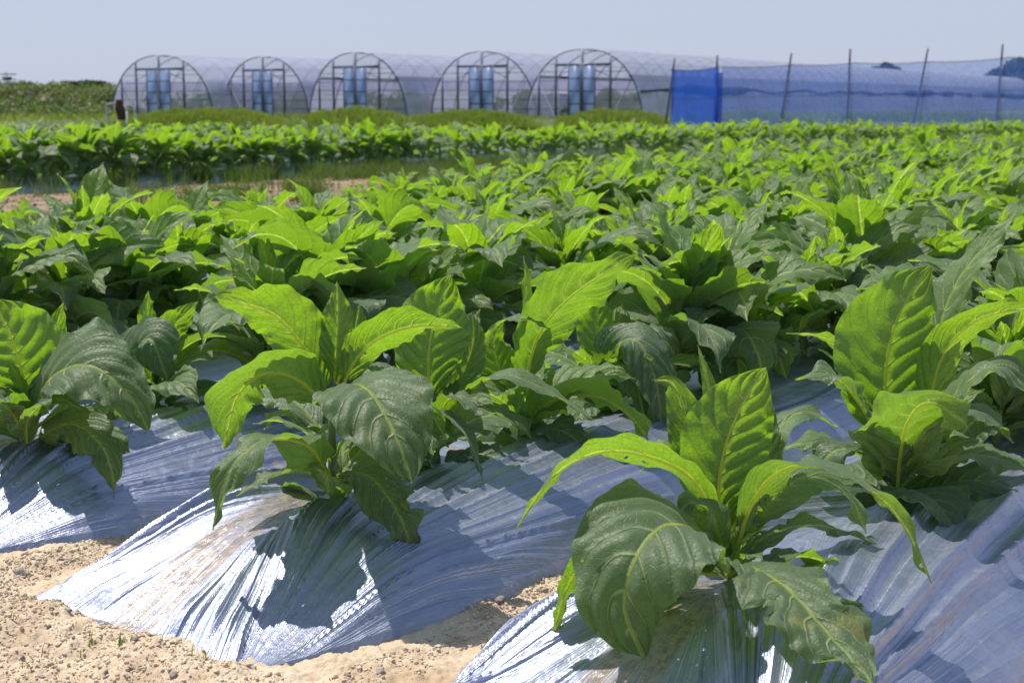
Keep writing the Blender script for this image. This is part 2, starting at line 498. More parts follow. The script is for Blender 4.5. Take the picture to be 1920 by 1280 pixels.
# ------------------------------------------------------------------ mulched ridges
def ridge_mesh(qc, p0, p1, seed, hero, end=True):
    if hero:
        pp = np.r_[np.arange(p0, 3.6, .0055), np.arange(3.6, 5.2, .012), np.arange(5.2, 8, .04), np.arange(8, p1, .12)]
        ss = np.linspace(-1, 1, 230)
    else:
        pp = np.r_[np.arange(p0, min(p0 + 3, p1), .06), np.arange(min(p0 + 3, p1), p1, .12)] if p1 - p0 > 3 else np.arange(p0, p1, .06)
        ss = np.linspace(-1, 1, 22)
    Pm, Sm = np.meshgrid(pp, ss, indexing='ij')
    hw = .488 + .012 * (n1(Pm * 1.7, seed) - .5) * 2
    if end:
        e = sstep(p0, p0 + .55, Pm)
        hw = hw * (.76 + .24 * e)
        hgt = .16 * sstep(p0 - .02, p0 + .50, Pm) ** .8
    else:
        hgt = .16 + 0 * Pm
    sc = Sm * hw
    prof = (1 - np.abs(Sm) ** 2.3)
    z = hgt * prof + .002 + .004 * (sstep(0, .1, Pm - p0) if end else 1)
    z = z + .012 * fbm(Pm * 2.2 + seed, Sm * 1.5, 3) * prof
    if hero:
        # folds gathered at the tucked corner and at the first plant
        def ridg(t, row):
            a = n1(t, row)
            return (1 - np.abs(2 * a - 1)) ** 1.6
        sg = np.where(sc >= -.03, 1.0, -1.0)
        Cp, Cs = p0 + .56, -.03                      # the first planting hole
        Kp, Ks = p0 - .03, .36                       # the corner where the sheet is tucked in
        sa = sg * (sc + .03)
        base_ang = math.atan2(-(Ks + .03), Cp - Kp)
        angK = np.arctan2(sa - Ks - .03, Pm - Kp) - base_ang
        angK = np.mod(angK + math.pi, 2 * math.pi) - math.pi
        rK = np.hypot(sa - Ks - .03, Pm - Kp)
        angC = np.arctan2(sa, Cp - Pm)
        dC = math.atan2(Ks + .03, Cp - Kp)
        rC = np.hypot(sa, Pm - Cp)
        inA = (angC < dC) & (Pm < Cp)
        t = np.where(inA, (angC - dC) * 1.0, angK) + .006 * fbm(Pm * 3, sc * 3, 2)
        r_ = np.where(inA, rC, rK)
        r_ = np.minimum(r_, .62)
        H = 0
        for f_, a_, row in ((9, .40, 1), (19, .70, 3), (41, .85, 5), (83, .55, 7)):
            H = H + a_ * r_ / f_ * ridg(t * f_ * 1.0 + 13 + seed * 3 + sg * 5, seed + row + np.where(sg > 0, 0, 30)) * (.35 + 1.1 * n1(t * f_ * .31 + row * 3, seed + row))
        fade = sstep(.02, .16, sa) * sstep(3.4, 1.2, Pm - p0) * sstep(0.01, .10, r_)
        Hs = ridg((sc * 1.0 + .05 * Pm) * 22 + 4 * n1(Pm * .7, 50), seed + 60) * .014 * sstep(.12, .34, np.abs(sc)) * sstep(.8, 2.0, Pm - p0) * (.3 + 1.0 * n1(Pm * 1.3 + sg * 9, seed + 4))
        fold_t = t * 1.0; z = z + (H * fade * sstep(0, .12, Pm - p0) + Hs) * sstep(1.0, .88, np.abs(Sm))
        z = z + .0016 * fbm(Pm * 26, sc * 26, 4, .6)
    z = np.maximum(z, .004) + 0
    # the skirt goes into the soil
    z = np.where(np.abs(Sm) > .975, -.035, z)
    z = np.where(Pm <= pp[1] + 1e-6, -.03, z) if end else z
    Px = Pm
    if end: Px = Pm + (.05 * fbm(sc * 7 + seed, sc * 0 + 2.2, 3) - .05 * sc) * sstep(.40, 0, Pm - p0)
    X = (qc + sc) * cT + Px * sT; Y = -(qc + sc) * sT + Px * cT
    if hero:
        wob = .018 * fbm(Pm * 5, np.sign(Sm) * 3 + seed, 3) * np.abs(Sm) ** 3
        X = X + wob * cT; Y = Y - wob * sT
    z = z + slope_z(Y)
    V = np.stack([X.ravel(), Y.ravel(), z.ravel()], 1)
    uv = np.stack([Pm.ravel() + seed * 3.1, sc.ravel()], 1)
    lf = np.stack([(fold_t if hero else sc).ravel(), (Pm - p0 + (0 if hero else 9)).ravel(), sc.ravel()], 1)
    return V, gridF(len(pp), len(ss)), uv, lf


def ridge_h(p, s, p0=PEND):
    return .16 * float(sstep(p0 - .02, p0 + .5, np.array(p))) ** .8 * (1 - abs(s / .455) ** 2.3)


def span(q, m0=1.2, m1=1.0):
    """p range of the row that lies in view"""
    d = -q
    # X/Y = q cT + p sT / (d sT + p cT)
    def solve(r): return (r * d * sT - q * cT) / (sT - r * cT)
    return solve(-.3556) - m0, solve(.3556) + m1


ORD = ['first', 'second', 'third', 'fourth', 'fifth', 'sixth', 'seventh', 'eighth', 'ninth', 'tenth', 'eleventh', 'twelfth']


def ordn(n):
    if n <= 12: return ORD[n - 1]
    t = {1: 'st', 2: 'nd', 3: 'rd'}.get(n % 10 if n % 100 not in (11, 12, 13) else 0, 'th')
    return f'{n}{t}'


fl_lab = ['creased silver plastic film on the ridge at the bottom right corner',
          'silver plastic film fanned in folds over the ridge end beside the bare sand',
          'dark pleated silver plastic film at the left edge under the large drooping leaves']
for k, q in enumerate(ROWQ):
    a, b = span(q)
    hero = k < 3
    p0 = PEND if a < PEND else a
    if k >= 3: p0 = max(PEND, a - 1)
    if k == 6: p0 = 8.2
    V, F, uv, lf = ridge_mesh(q, p0, min(b + 1, 60), k + 2, hero, end=(abs(p0 - PEND) < 1e-6 or k == 6))
    o = mesh_np('mulch_film', V, F, M_film, lf, uv)
    tag(o, fl_lab[k] if k < 3 else 'silver plastic film glimpsed under the dense tobacco of the near block', 'plastic mulch', 'silver mulch films on the ridges')
for k, q in enumerate(FARQ):
    a, b = span(q)
    if q < -17.0: b = min(b, (29 + q * sT) / cT)
    V, F, uv, lf = ridge_mesh(q, a - 1, min(b + 1, 72), k + 20, False, end=False)
    o = mesh_np('mulch_film', V, F, M_film, lf, uv)
    tag(o, 'silver film edge showing along the foot of the far tobacco block' if k == 0 else 'silver plastic film hidden under the far tobacco block', 'plastic mulch', 'silver mulch films on the ridges')

# ------------------------------------------------------------------ loose soil crumbs and stones
def ico():
    t = (1 + 5 ** .5) / 2
    v = np.array([(-1, t, 0), (1, t, 0), (-1, -t, 0), (1, -t, 0), (0, -1, t), (0, 1, t), (0, -1, -t), (0, 1, -t), (t, 0, -1), (t, 0, 1), (-t, 0, -1), (-t, 0, 1)], float)
    f = np.array([(0, 11, 5), (0, 5, 1), (0, 1, 7), (0, 7, 10), (0, 10, 11), (1, 5, 9), (5, 11, 4), (11, 10, 2), (10, 7, 6), (7, 1, 8), (3, 9, 4), (3, 4, 2), (3, 2, 6), (3, 6, 8), (3, 8, 9), (4, 9, 5), (2, 4, 11), (6, 2, 10), (8, 6, 7), (9, 8, 1)])
    return nz(v), f


def ico2():
    v, f = ico(); v = list(map(tuple, v)); cache = {}; nf = []
    def mid(a, b):
        k = (min(a, b), max(a, b))
        if k not in cache:
            m = nz((np.array(v[a]) + np.array(v[b])) / 2); v.append(tuple(m)); cache[k] = len(v) - 1
        return cache[k]
    for a, b, c in f:
        x, y, z = mid(a, b), mid(b, c), mid(c, a)
        nf += [(a, x, z), (b, y, x), (c, z, y), (x, y, z)]
    return np.array(v), np.array(nf)


def crumbs(name, n, smin, smax, mat, box, base, power=3.0, edge=False, seed=1):
    r = np.random.default_rng(seed); v0, f0 = base
    Vs = []; Fs = []; c = 0
    x = r.uniform(box[0], box[1], n * 3); y = r.uniform(box[2], box[3], n * 3)
    p = x * sT + y * cT; q = x * cT - y * sT
    k = np.round((-1.26 - q) / PITCHR); dq = np.abs(q + 1.26 + PITCHR * k)
    dens = fbm(x * 2.1 + 5, y * 2.1, 3)
    ok = ((p < PEND + .03) | (dq > .50)) & (dens > r.uniform(-1.1, .5, len(x)))
    if edge: ok = (((np.abs(p - PEND + .01) < .045 + .05 * dens) & (dq < .47)) | ((np.abs(dq - .49) < .030) & (p > PEND))) & (dens > -.10)
    x, y = x[ok][:n], y[ok][:n]; n = len(x)
    s = smin + (smax - smin) * r.random(n) ** power
    z = ground_z(x, y) + s * .25
    nv = len(v0)
    V = v0[None] * (1 + .32 * r.standard_normal((n, nv, 1))).clip(.5, 1.6) * s[:, None, None]
    V = V * r.uniform(.65, 1.2, (n, 1, 3)) * np.array([1, 1, .8])
    V = V + np.stack([x, y, z], 1)[:, None]
    F = f0[None] + (np.arange(n) * nv)[:, None, None]
    return mesh_np(name, V.reshape(-1, 3), F.reshape(-1, 3), mat, smooth=False)


o = crumbs('soil_crumbs', 110000, .0009, .0054, M_peb, (-1.6, 1.3, 2.0, 5.2), ico(), 4, seed=4)
tag(o, 'loose crumbs of sandy soil scattered over the bare ground', 'soil crumbs', kind='stuff')
o = crumbs('soil_crumbs', 60000, .0012, .0058, M_peb, (-1.6, 1.3, 2.0, 4.6), ico(), 3, True, seed=14)
tag(o, 'crumbs of sandy soil heaped along the buried edges of the silver film', 'soil crumbs', kind='stuff')
o = crumbs('gravel', 200, .005, .015, M_stone, (-1.6, 1.0, 2.0, 4.5), ico2(), 3, seed=9)
tag(o, 'small grey and brown stones lying in the bare sand', 'gravel', kind='stuff')
rq = np.random.default_rng(15); n = 16000
qq = rq.uniform(-15.1, -7.2, n); a_, b_ = span(-11.5, 6, 8); pp_ = rq.uniform(a_, b_, n)
xx, yy = qq * cT + pp_ * sT, -qq * sT + pp_ * cT
v0, f0 = ico2(); sz = .006 + .022 * rq.random(n) ** 4
V = v0[None] * (1 + .3 * rq.standard_normal((n, len(v0), 1))).clip(.5, 1.6) * sz[:, None, None] + np.stack([xx, yy, ground_z(xx, yy) + .2 * sz], 1)[:, None]
F = f0[None] + (np.arange(n) * len(v0))[:, None, None]
tag(mesh_np('soil_clods', V.reshape(-1, 3), F.reshape(-1, 3), M_clod, smooth=False), 'brown dug clods of earth in the bare strip between the two tobacco blocks', 'soil clods', kind='stuff')


# ------------------------------------------------------------------ tobacco leaves
def blade(P3, N, W, nu, nv, rg, fold=.25, wave=.10, curl=.18, age=.5, ragged=0.0, nvein=9, twist=0.0, ob=0.0):
    P, L = catmull(P3, nu)
    u = np.linspace(0, 1, nu)
    T = nz(np.gradient(P, axis=0))
    N = np.asarray(N, float)
    side = nz(np.cross(T, N[None])); 
    # keep the frame continuous
    for i in range(1, nu):
        if np.dot(side[i], side[i - 1]) < 0: side[i] = -side[i]
    nr = np.cross(side, T)
    if twist:
        a = twist * u; side, nr = side * np.cos(a)[:, None] + nr * np.sin(a)[:, None], nr * np.cos(a)[:, None] - side * np.sin(a)[:, None]
    s = np.clip((u - .05) / .95, 0, 1)
    w = np.sin(np.pi * s ** (.84 + .22 * ob)) ** (.72 - .08 * ob + .50 * s * (1 - .8 * ob))
    w = w / w.max()
    w = np.maximum(w, .07 * (1 - s) ** 4 + .012 * (1 - s))
    v = np.linspace(-1, 1, nv); v = np.sign(v) * np.abs(v) ** 1.15
    U, Vv = np.meshgrid(u, v, indexing='ij'); av = np.abs(Vv)
    ph = nvein * (U - .22 * av - .05 * av ** 2)
    ph = ph + np.where(Vv > 0, .35, 0) * np.minimum(1, av * 4)
    o1, o2 = rg.uniform(0, 50, 2)
    marg = np.where(Vv > 0, n1(U * 6.5 + o1, 3), n1(U * 6.5 + o2, 5)) - .5
    fine = np.where(Vv > 0, n1(U * 21 + o1, 8), n1(U * 21 + o2, 9)) - .5
    wv = (1 + .12 * marg + .03 * fine)
    if ragged:
        bite = np.where(Vv > 0, n1(U * 9 + o2, 13), n1(U * 9 + o1, 15))
        wv = wv - ragged * .8 * sstep(.62, .82, bite)
        wv = wv - ragged * .15 * np.abs(fine) * 2
    Wl = W * w[:, None] * np.clip(wv, .12, 1.3)
    x = Vv * Wl
    cf = math.cos(fold)
    f1, f2 = rg.uniform(2.0, 3.4, 2); p1, p2 = rg.uniform(0, 6.28, 2)
    wavez = W * wave * av ** 2 * np.where(Vv > 0, np.sin(U * 6.28 * f1 + p1 + 2.0 * n1(U * 3, 21)), np.sin(U * 6.28 * f2 + p2 + 2 * n1(U * 3, 22)))
    wavez = wavez + W * wave * .2 * av ** 3 * (fine * 2)
    frill = W * .055 * av ** 4 * np.sin(U * 6.28 * 8.5 + 5 * n1(U * 4 + o1, 41) + np.where(Vv > 0, 0, 2)) * (1 if nu > 30 else 0)
    quilt = (.0075 if nu > 60 else .0042) * np.sin(np.pi * (ph % 1.0)) * np.minimum(1, av * 5) * np.minimum(1, Wl / .03) * (W / .08)
    zz = av * Wl * math.sin(fold) - curl * Wl * av ** 2 * 1.0 + wavez * np.minimum(1, w[:, None] * 2) + quilt
    zz = zz + frill
    zz = zz - .0012 * (av < .04)
    V = P[:, None] + side[:, None] * (x * cf)[..., None] + nr[:, None] * zz[..., None]
    lf = np.stack([ph.ravel(), (av * Wl).ravel(), np.full(ph.size, age)], 1)
    return V.reshape(-1, 3), gridF(nu, nv), lf


def midrib(P3, nu, r0):
    P, L = catmull(P3, nu)
    u = np.linspace(0, 1, nu)
    V, F = tube(P, r0 * (1 - u) ** .9 + .0006, 6, False)
    return V, F


def gen_leaf(i, n, rg, az, S_=1.0, wind=(.10, .04)):
    """control points of one leaf of a generic plant, in plant coordinates"""
    t = i / (n - 1)
    z0 = (.035 + .21 * t ** 1.1) * S_
    L = (.28 + .15 * math.sin(math.pi * min(1, t * 1.15)) - .02 * t) * rg.uniform(.72, 1.15) * S_
    if t > .82: L *= .78
    e0 = R(30 + 54 * t ** .9 + rg.uniform(-8, 8))
    droop = R(122 - 84 * t + rg.uniform(-22, 26))
    hw = L * (.240 - .075 * t ** 2) * rg.uniform(.75, 1.15)
    if t > .82: hw *= .72
    n_ = 7; pts = [np.array([0, 0, z0])]
    el = e0; azz = az; baz = rg.uniform(-.35, .35)
    for k in range(n_ - 1):
        s = (k + .5) / (n_ - 1)
        el = e0 - droop * s ** 1.35
        a2 = azz + baz * s
        d = np.array([math.cos(el) * math.cos(a2) + wind[0] * s, math.cos(el) * math.sin(a2) + wind[1] * s, math.sin(el)])
        pts.append(pts[-1] + d / np.linalg.norm(d) * L / (n_ - 1))
    out = np.array([math.cos(azz), math.sin(azz), 0])
    N = np.array([0, 0, 1.0]) * math.cos(e0) * 1.0 - out * math.sin(e0) + np.array([0, 0, .35])
    roll = rg.normal(0, .32)
    sd_ = np.array([-math.sin(azz), math.cos(azz), 0])
    N = N + sd_ * roll
    age = float(np.clip(.12 + .85 * t + rg.uniform(-.12, .12), 0, 1))
    return pts, N, hw, age, t


def gen_plant(seed, nu, nv, n=13, S_=1.0, ribs=True, wind=(.14, .05)):
    rg = np.random.default_rng(seed); leaves = []
    az = rg.uniform(0, 6.28)
    for i in range(n):
        az += 2.4 + rg.uniform(-.55, .55)
        pts, N, hw, age, t = gen_leaf(i, n, rg, az, S_, wind)
        rag = rg.choice([0, 0, .5]) if t < .5 else 0
        V, F, lf = blade(pts, N, hw, nu, nv, rg, fold=rg.uniform(.08, .35) + .15 * t, wave=rg.uniform(.08, .20), curl=rg.uniform(.05, .3), age=age, ragged=rag, nvein=8 if nu > 9 else 6, ob=rg.uniform(0, .55))
        b = Buf(); b.add(V, F, lf)
        leaves.append(b)
    P = [np.array([0, 0, -.03]), np.array([.003, 0, .1 * S_]), np.array([0, .004, .26 * S_])]
    c, _ = catmull(P, 8 if nu > 9 else 3)
    st = tube(c, np.linspace(.013, .006, len(c)) * S_, 8 if nu > 9 else 4)
    return leaves, st


PROTO_HI = [gen_plant(100 + i, 38, 17, n=24) for i in range(7)]
PROTO_MID = [gen_plant(200 + i, 28, 13, n=23) for i in range(14)]
PROTO_LO = [gen_plant(300 + i, 10, 5, n=14) for i in range(16)]
# meshes: hi protos leaf by leaf
HI = []
for lv, st in PROTO_HI:
    HI.append(([b.build('leaf', M_leaf, obj=False) for b in lv], mesh_np('stem', st[0], st[1], M_stem, obj=False)))
MID = []
for lv, st in PROTO_MID:
    bb = Buf()
    for b in lv:
        V, F, L = b.get(); bb.add(V, F, L)
    MID.append((bb.build('foliage', M_leaf, obj=False), mesh_np('stem', st[0], st[1], M_stem, obj=False)))
LO = []
for lv, st in PROTO_LO:
    bb = Buf()
    for b in lv:
        V, F, L = b.get(); bb.add(V, F, L)
    bb.add(st[0], st[1], np.tile([0.5, .05, .5], (len(st[0]), 1)))
    LO.append(bb.get())

# ------------------------------------------------------------------ hero plants, leaf by leaf
GP = 'tobacco plants in the field'


def hero(px, py, Y0, label, leaves, stem_px, fill=0, seed=1, fillS=.8, root=False, fillrange=(0, .6)):
    base = at(px, py, Y0)
    e = empty('tobacco_plant', base)
    tag(e, label, 'tobacco plant', GP)
    rg = np.random.default_rng(seed)
    P = [at(a, b, Y0 + d) - base for a, b, d in stem_px]
    c, _ = catmull(P, 20)
    V, F = tube(c, np.linspace(.0145, .007, 20) * (1 + .08 * np.sin(np.arange(20) * 1.9)), 12)
    mesh_np('stem', V, F, M_stem, parent=e)
    for (pts, w, N, fold, wave, age, rag) in leaves:
        P = [at(a, b, Y0 + d) - base for a, b, d in pts]
        V, F, lf = blade(P, N, 1.13 * w * Y0 / FPX, 72, 31, rg, fold, wave * 1.5, .14, age, rag, nvein=9, ob=.75 if w > 45 else .4)
        lo = mesh_np('leaf', V, F, M_eaten if rag > .1 else M_leaf, lf, parent=e)
        r0 = .0042 * min(1, w / 50)
        V, F = midrib(P, 40, r0)
        N_ = nz(np.asarray(N, float))
        mesh_np('midrib', V - N_ * r0 * .35, F, M_rib, parent=lo)
    az = rg.uniform(0, 6.28)
    for i in range(fill):
        az += 2.4
        t = fillrange[0] + (fillrange[1] - fillrange[0]) * (i + .5) / fill
        pts, N, hw, age, _ = gen_leaf(t * 12, 13, rg, az, fillS)
        off = c[int(np.clip((pts[0][2] - .03) / .25 * 19, 0, 19))] - pts[0]
        pts = [p + off for p in pts]
        V, F, lf = blade(pts, N, hw, 40, 17, rg, .25, .16, .2, age, .4 if t < .4 else 0)
        mesh_np('leaf', V, F, M_leaf, lf, parent=e)
    if root:
        v0, f0 = ico2(); b = Buf()
        for k in range(26):
            a = rg.uniform(0, 6.28); rr = rg.uniform(0, .018)
            b.add(v0 * rg.uniform(.006, .012) * (1 + .3 * rg.standard_normal((len(v0), 1))) + np.array([rr * math.cos(a) + .004, rr * math.sin(a) - .012, rg.uniform(-.045, .02)]), f0)
        V, F, _ = b.get(); mesh_np('root_crown', V, F, M_root, parent=e, smooth=False)
    return e


UP = (0, -.15, 1); CAMW = (0, -.9, .45); AWAY = (0, .9, .35)
hero(628, 948, 3.30, 'tobacco plant at a ridge end left of centre, wide leaf hanging before its stem', [
    ([(612, 738, 0), (572, 655, .0), (515, 592, -.03), (450, 568, -.06), (403, 557, -.08)], 58, (-.25, .75, .6), .30, .10, .80, 0),
    ([(612, 735, .05), (588, 690, .08), (572, 640, .10), (556, 596, .10)], 46, (-.2, 1, .2), .2, .12, .70, 0),
    ([(627, 720, 0), (631, 650, 0), (634, 590, .01), (632, 528, .02)], 31, (0, -1, .1), .35, .10, 1.0, 0),
    ([(640, 728, -.02), (672, 668, -.03), (720, 630, -.04), (790, 610, -.05), (868, 614, -.05)], 44, (.2, .7, .7), .35, .08, .85, 0),
    ([(632, 720, .04), (652, 665, .06), (668, 612, .08), (674, 572, .09)], 34, (0, -1, .2), .3, .1, .55, 0),
    ([(636, 760, -.02), (662, 722, -.14), (700, 742, -.25), (742, 820, -.34), (772, 905, -.38)], 92, (.12, -.60, .75), .10, .07, .22, 0),
    ([(640, 760, .02), (680, 712, .02), (725, 700, .03), (768, 718, .03), (790, 768, .03)], 40, (0, -.2, 1), .2, .14, .25, 0),
    ([(616, 770, -.02), (560, 712, -.08), (495, 700, -.12), (445, 745, -.14), (420, 840, -.14)], 64, (-.45, .6, .65), .15, .12, .55, .3),
    ([(618, 890, -.03), (575, 835, -.18), (500, 825, -.30), (435, 880, -.38), (398, 993, -.40)], 58, (-.45, -.55, .65), .12, .14, .30, .35),
    ([(618, 900, -.02), (565, 882, -.05), (505, 895, -.10), (443, 930, -.14)], 32, (0, .2, 1), .2, .12, .10, 0),
    ([(634, 890, -.04), (690, 892, -.14), (735, 945, -.20), (762, 1000, -.22), (772, 1052, -.22)], 50, (.25, -.6, .7), .12, .16, .05, .7),
    ([(612, 830, .04), (560, 760, .14), (490, 735, .22), (430, 770, .26)], 46, UP, .2, .16, .3, .2),
    ([(645, 850, .03), (700, 800, .12), (760, 790, .18), (810, 840, .2)], 40, UP, .2, .16, .2, .2),
    ([(615, 810, .05), (575, 785, .12), (530, 772, .20), (495, 805, .25)], 34, UP, .2, .12, .2, 0),
    ([(640, 800, .06), (700, 752, .15), (770, 745, .22), (835, 795, .25)], 42, UP, .2, .14, .3, 0),
], [(630, 985, 0), (626, 900, 0), (622, 820, 0), (628, 720, 0)], root=True, seed=21, fill=5, fillS=.72, fillrange=(.15, .9))

hero(818, 868, 3.68, 'tobacco plant with a big upright glowing leaf, second plant along the middle ridge', [
    ([(812, 760, 0), (803, 690, .0), (808, 630, .02), (822, 575, .04), (845, 515, .05)], 66, (0, 1, .2), .15, .10, .95, 0),
    ([(822, 800, -.03), (845, 748, -.10), (905, 762, -.14), (985, 805, -.18)], 36, (.1, -.1, 1), .2, .14, .35, .4),
    ([(810, 800, -.03), (815, 768, -.12), (858, 795, -.18), (885, 840, -.20), (906, 903, -.22)], 24, (.6, -.2, .7), .3, .1, .20, 0),
    ([(822, 790, .05), (868, 700, .06), (888, 640, .08), (885, 585, .10)], 32, (0, -1, .3), .25, .12, .5, 0),
    ([(830, 790, -.02), (880, 730, -.05), (950, 705, -.10), (1030, 735, -.12), (1112, 787, -.14)], 30, (0, -.1, 1), .2, .1, .40, 0),
    ([(815, 840, -.03), (800, 800, -.1), (810, 780, -.2), (835, 820, -.24)], 42, (0, .9, .4), .1, .12, .5, 0),
    ([(810, 780, .05), (760, 720, .08), (705, 700, .10), (660, 730, .1)], 40, UP, .2, .1, .3, 0),
], [(820, 890, 0), (815, 840, 0), (812, 740, 0)], fill=9, seed=33, fillS=.9, fillrange=(0, .8))

hero(975, 828, 3.98, 'tobacco plant whose broad backlit leaf points right, third along the middle ridge', [
    ([(985, 740, .0), (996, 668, .0), (1022, 608, .0), (1085, 545, .0), (1192, 478, 0)], 62, (-.45, .85, .4), .12, .10, .70, 0),
    ([(975, 822, -.02), (1008, 775, -.03), (1060, 742, -.05), (1125, 745, -.06), (1180, 780, -.08), (1215, 825, -.1)], 60, (.05, .45, .9), .25, .10, .80, 0),
    ([(905, 650, 0), (940, 604, -.02), (985, 598, -.05), (1032, 617, -.06)], 18, UP, .2, .1, .5, 0),
    ([(900, 580, -.02), (880, 610, -.06), (885, 640, -.08), (898, 664, -.08)], 18, (0, -.8, .5), .2, .1, .2, 0),
    ([(980, 740, .05), (975, 640, .06), (985, 560, .07), (982, 480, .08)], 20, (.7, -.7, .1), .5, .14, .5, 0),
    ([(975, 760, .02), (940, 700, .05), (925, 640, .07), (945, 600, .08)], 36, (-.3, .9, .3), .2, .12, .8, 0),
], [(976, 845, 0), (980, 790, 0), (985, 735, 0)], fill=10, seed=41, fillS=.95, fillrange=(0, .8))

hero(1140, 790, 4.34, 'tobacco plant with a dark quilted leaf hanging down just behind the long arching leaf tip', [
    ([(1130, 730, 0), (1150, 655, -.06), (1195, 640, -.12), (1228, 710, -.18), (1242, 812, -.20)], 46, (.3, -.65, .7), .12, .10, .12, 0),
    ([(1130, 745, 0), (1150, 690, -.1), (1185, 700, -.16), (1210, 790, -.2)], 34, (.1, -.7, .6), .12, .10, .25, .3),
    ([(1135, 730, .05), (1190, 640, .04), (1230, 620, .0), (1262, 660, -.02)], 36, UP, .15, .12, .15, 0),
    ([(1135, 720, .05), (1120, 640, .08), (1118, 580, .1), (1125, 535, .1)], 36, AWAY, .2, .12, .9, 0),
], [(1140, 810, 0), (1136, 760, 0), (1135, 715, 0)], fill=11, seed=47, fillS=1.0, fillrange=(.0, .9))

hero(1370, 1088, 2.74, 'tobacco plant nearest the camera, broad leaves splayed over the film at bottom right', [
    ([(1352, 1000, 0), (1348, 910, .0), (1362, 830, .01), (1392, 758, .02), (1436, 688, .02)], 78, (.1, 1, .2), .12, .08, .85, 0),
    ([(1340, 1000, .05), (1310, 890, .08), (1288, 790, .10), (1262, 722, .10), (1222, 712, .08)], 40, (-.2, -.9, .2), .25, .10, .40, 0),
    ([(1358, 980, .03), (1345, 810, .05), (1328, 720, .07), (1308, 645, .08)], 20, (0, -1, 0), .4, .10, .60, 0),
    ([(1372, 1000, .04), (1405, 900, .08), (1432, 830, .12), (1452, 765, .15)], 42, (0, -.9, .3), .2, .12, .45, 0),
    ([(1350, 1020, -.02), (1310, 915, -.05), (1245, 866, -.08), (1140, 846, -.12), (1048, 885, -.18), (967, 992, -.22)], 40, (0, .62, .8), .28, .13, .72, .25),
    ([(1382, 1030, -.02), (1412, 940, -.05), (1475, 878, -.10), (1580, 885, -.14), (1680, 965, -.18), (1747, 1092, -.20)], 46, (.15, .2, .95), .18, .16, .35, .3),
    ([(1356, 1062, -.03), (1310, 1000, -.14), (1245, 985, -.24), (1190, 1050, -.32), (1172, 1140, -.35), (1208, 1234, -.35)], 118, (-.28, -.65, .65), .08, .06, .25, .12),
    ([(1345, 1075, -.06), (1200, 1060, -.10), (1110, 1050, -.14), (1065, 1100, -.17), (1038, 1195, -.18)], 44, (-.4, .6, .6), .1, .1, .6, 0),
    ([(1368, 1078, -.05), (1400, 1062, -.16), (1470, 1098, -.28), (1555, 1190, -.40), (1636, 1285, -.50)], 98, (.25, -.65, .7), .10, .08, .25, .45),
    ([(1360, 1040, -.06), (1330, 960, -.10), (1290, 945, -.12), (1268, 985, -.14)], 30, (-.3, -.4, .8), .2, .25, .6, .3),
    ([(1380, 1060, 0), (1440, 1005, .05), (1520, 985, .10), (1590, 1000, .14), (1645, 1020, .15)], 32, UP, .2, .2, .15, .7),
    ([(1372, 1060, .02), (1400, 970, .05), (1410, 930, .0), (1440, 960, -.05)], 24, UP, .2, .2, .6, 0),
    ([(1380, 1040, .05), (1440, 950, .12), (1510, 895, .18), (1585, 925, .20), (1625, 1000, .20)], 48, (.1, -.3, .9), .2, .16, .22, .2),
    ([(1375, 1020, .06), (1310, 900, .14), (1240, 842, .20), (1200, 885, .22)], 38, UP, .2, .16, .25, 0),
    ([(1385, 1020, .06), (1430, 850, .14), (1500, 775, .20), (1570, 800, .22)], 42, UP, .2, .16, .35, 0),
    ([(1358, 1050, -.04), (1300, 1060, -.08), (1250, 1100, -.1), (1225, 1150, -.12)], 34, UP, .2, .15, .1, .4),
], [(1372, 1130, 0), (1368, 1060, 0), (1360, 990, 0)], fill=6, seed=55, fillS=.62, fillrange=(.35, .95))

hero(1680, 935, 3.35, 'tallest tobacco plant near the right edge, an upright holed leaf over a folded one', [
    ([(1670, 850, 0), (1660, 760, .0), (1664, 670, .0), (1688, 585, .0), (1745, 498, .02)], 90, (0, 1, .2), .12, .08, .60, .1),
    ([(1750, 760, .15), (1762, 620, .20), (1795, 530, .22), (1845, 465, .22), (1903, 403, .22)], 54, (-.80, -.30, .55), .10, .10, .35, 0),
    ([(1730, 830, -.02), (1762, 680, -.04), (1815, 612, -.06), (1880, 585, -.08), (1965, 578, -.10)], 38, (.15, .7, .7), .3, .08, .85, 0),
    ([(1682, 925, -.04), (1688, 850, -.10), (1705, 785, -.18), (1745, 755, -.28), (1815, 800, -.36)], 92, (-.1, .8, .5), .10, .10, .40, .15),
    ([(1665, 870, -.02), (1620, 770, -.06), (1560, 705, -.10), (1490, 712, -.12)], 46, UP, .2, .18, .20, .2),
    ([(1668, 800, .10), (1600, 670, .12), (1535, 632, .12), (1473, 624, .12)], 27, (0, .4, .9), .2, .1, .80, 0),
    ([(1700, 870, -.08), (1800, 730, -.14), (1880, 690, -.16), (1950, 770, -.18)], 56, UP, .15, .12, .15, 0),
    ([(1760, 925, -.05), (1830, 945, -.10), (1880, 1000, -.14), (1909, 1080, -.16)], 24, (.3, -.4, .8), .2, .15, .10, .4),
    ([(1690, 900, .05), (1750, 800, .08), (1830, 770, .1), (1900, 830, .1)], 60, UP, .15, .12, .2, .2),
    ([(1670, 910, -.04), (1620, 850, -.08), (1560, 850, -.1), (1520, 920, -.12)], 44, UP, .15, .15, .2, .3),
], [(1684, 965, 0), (1680, 900, 0), (1672, 830, 0)], fill=12, seed=61, fillS=1.0, fillrange=(0, .85))

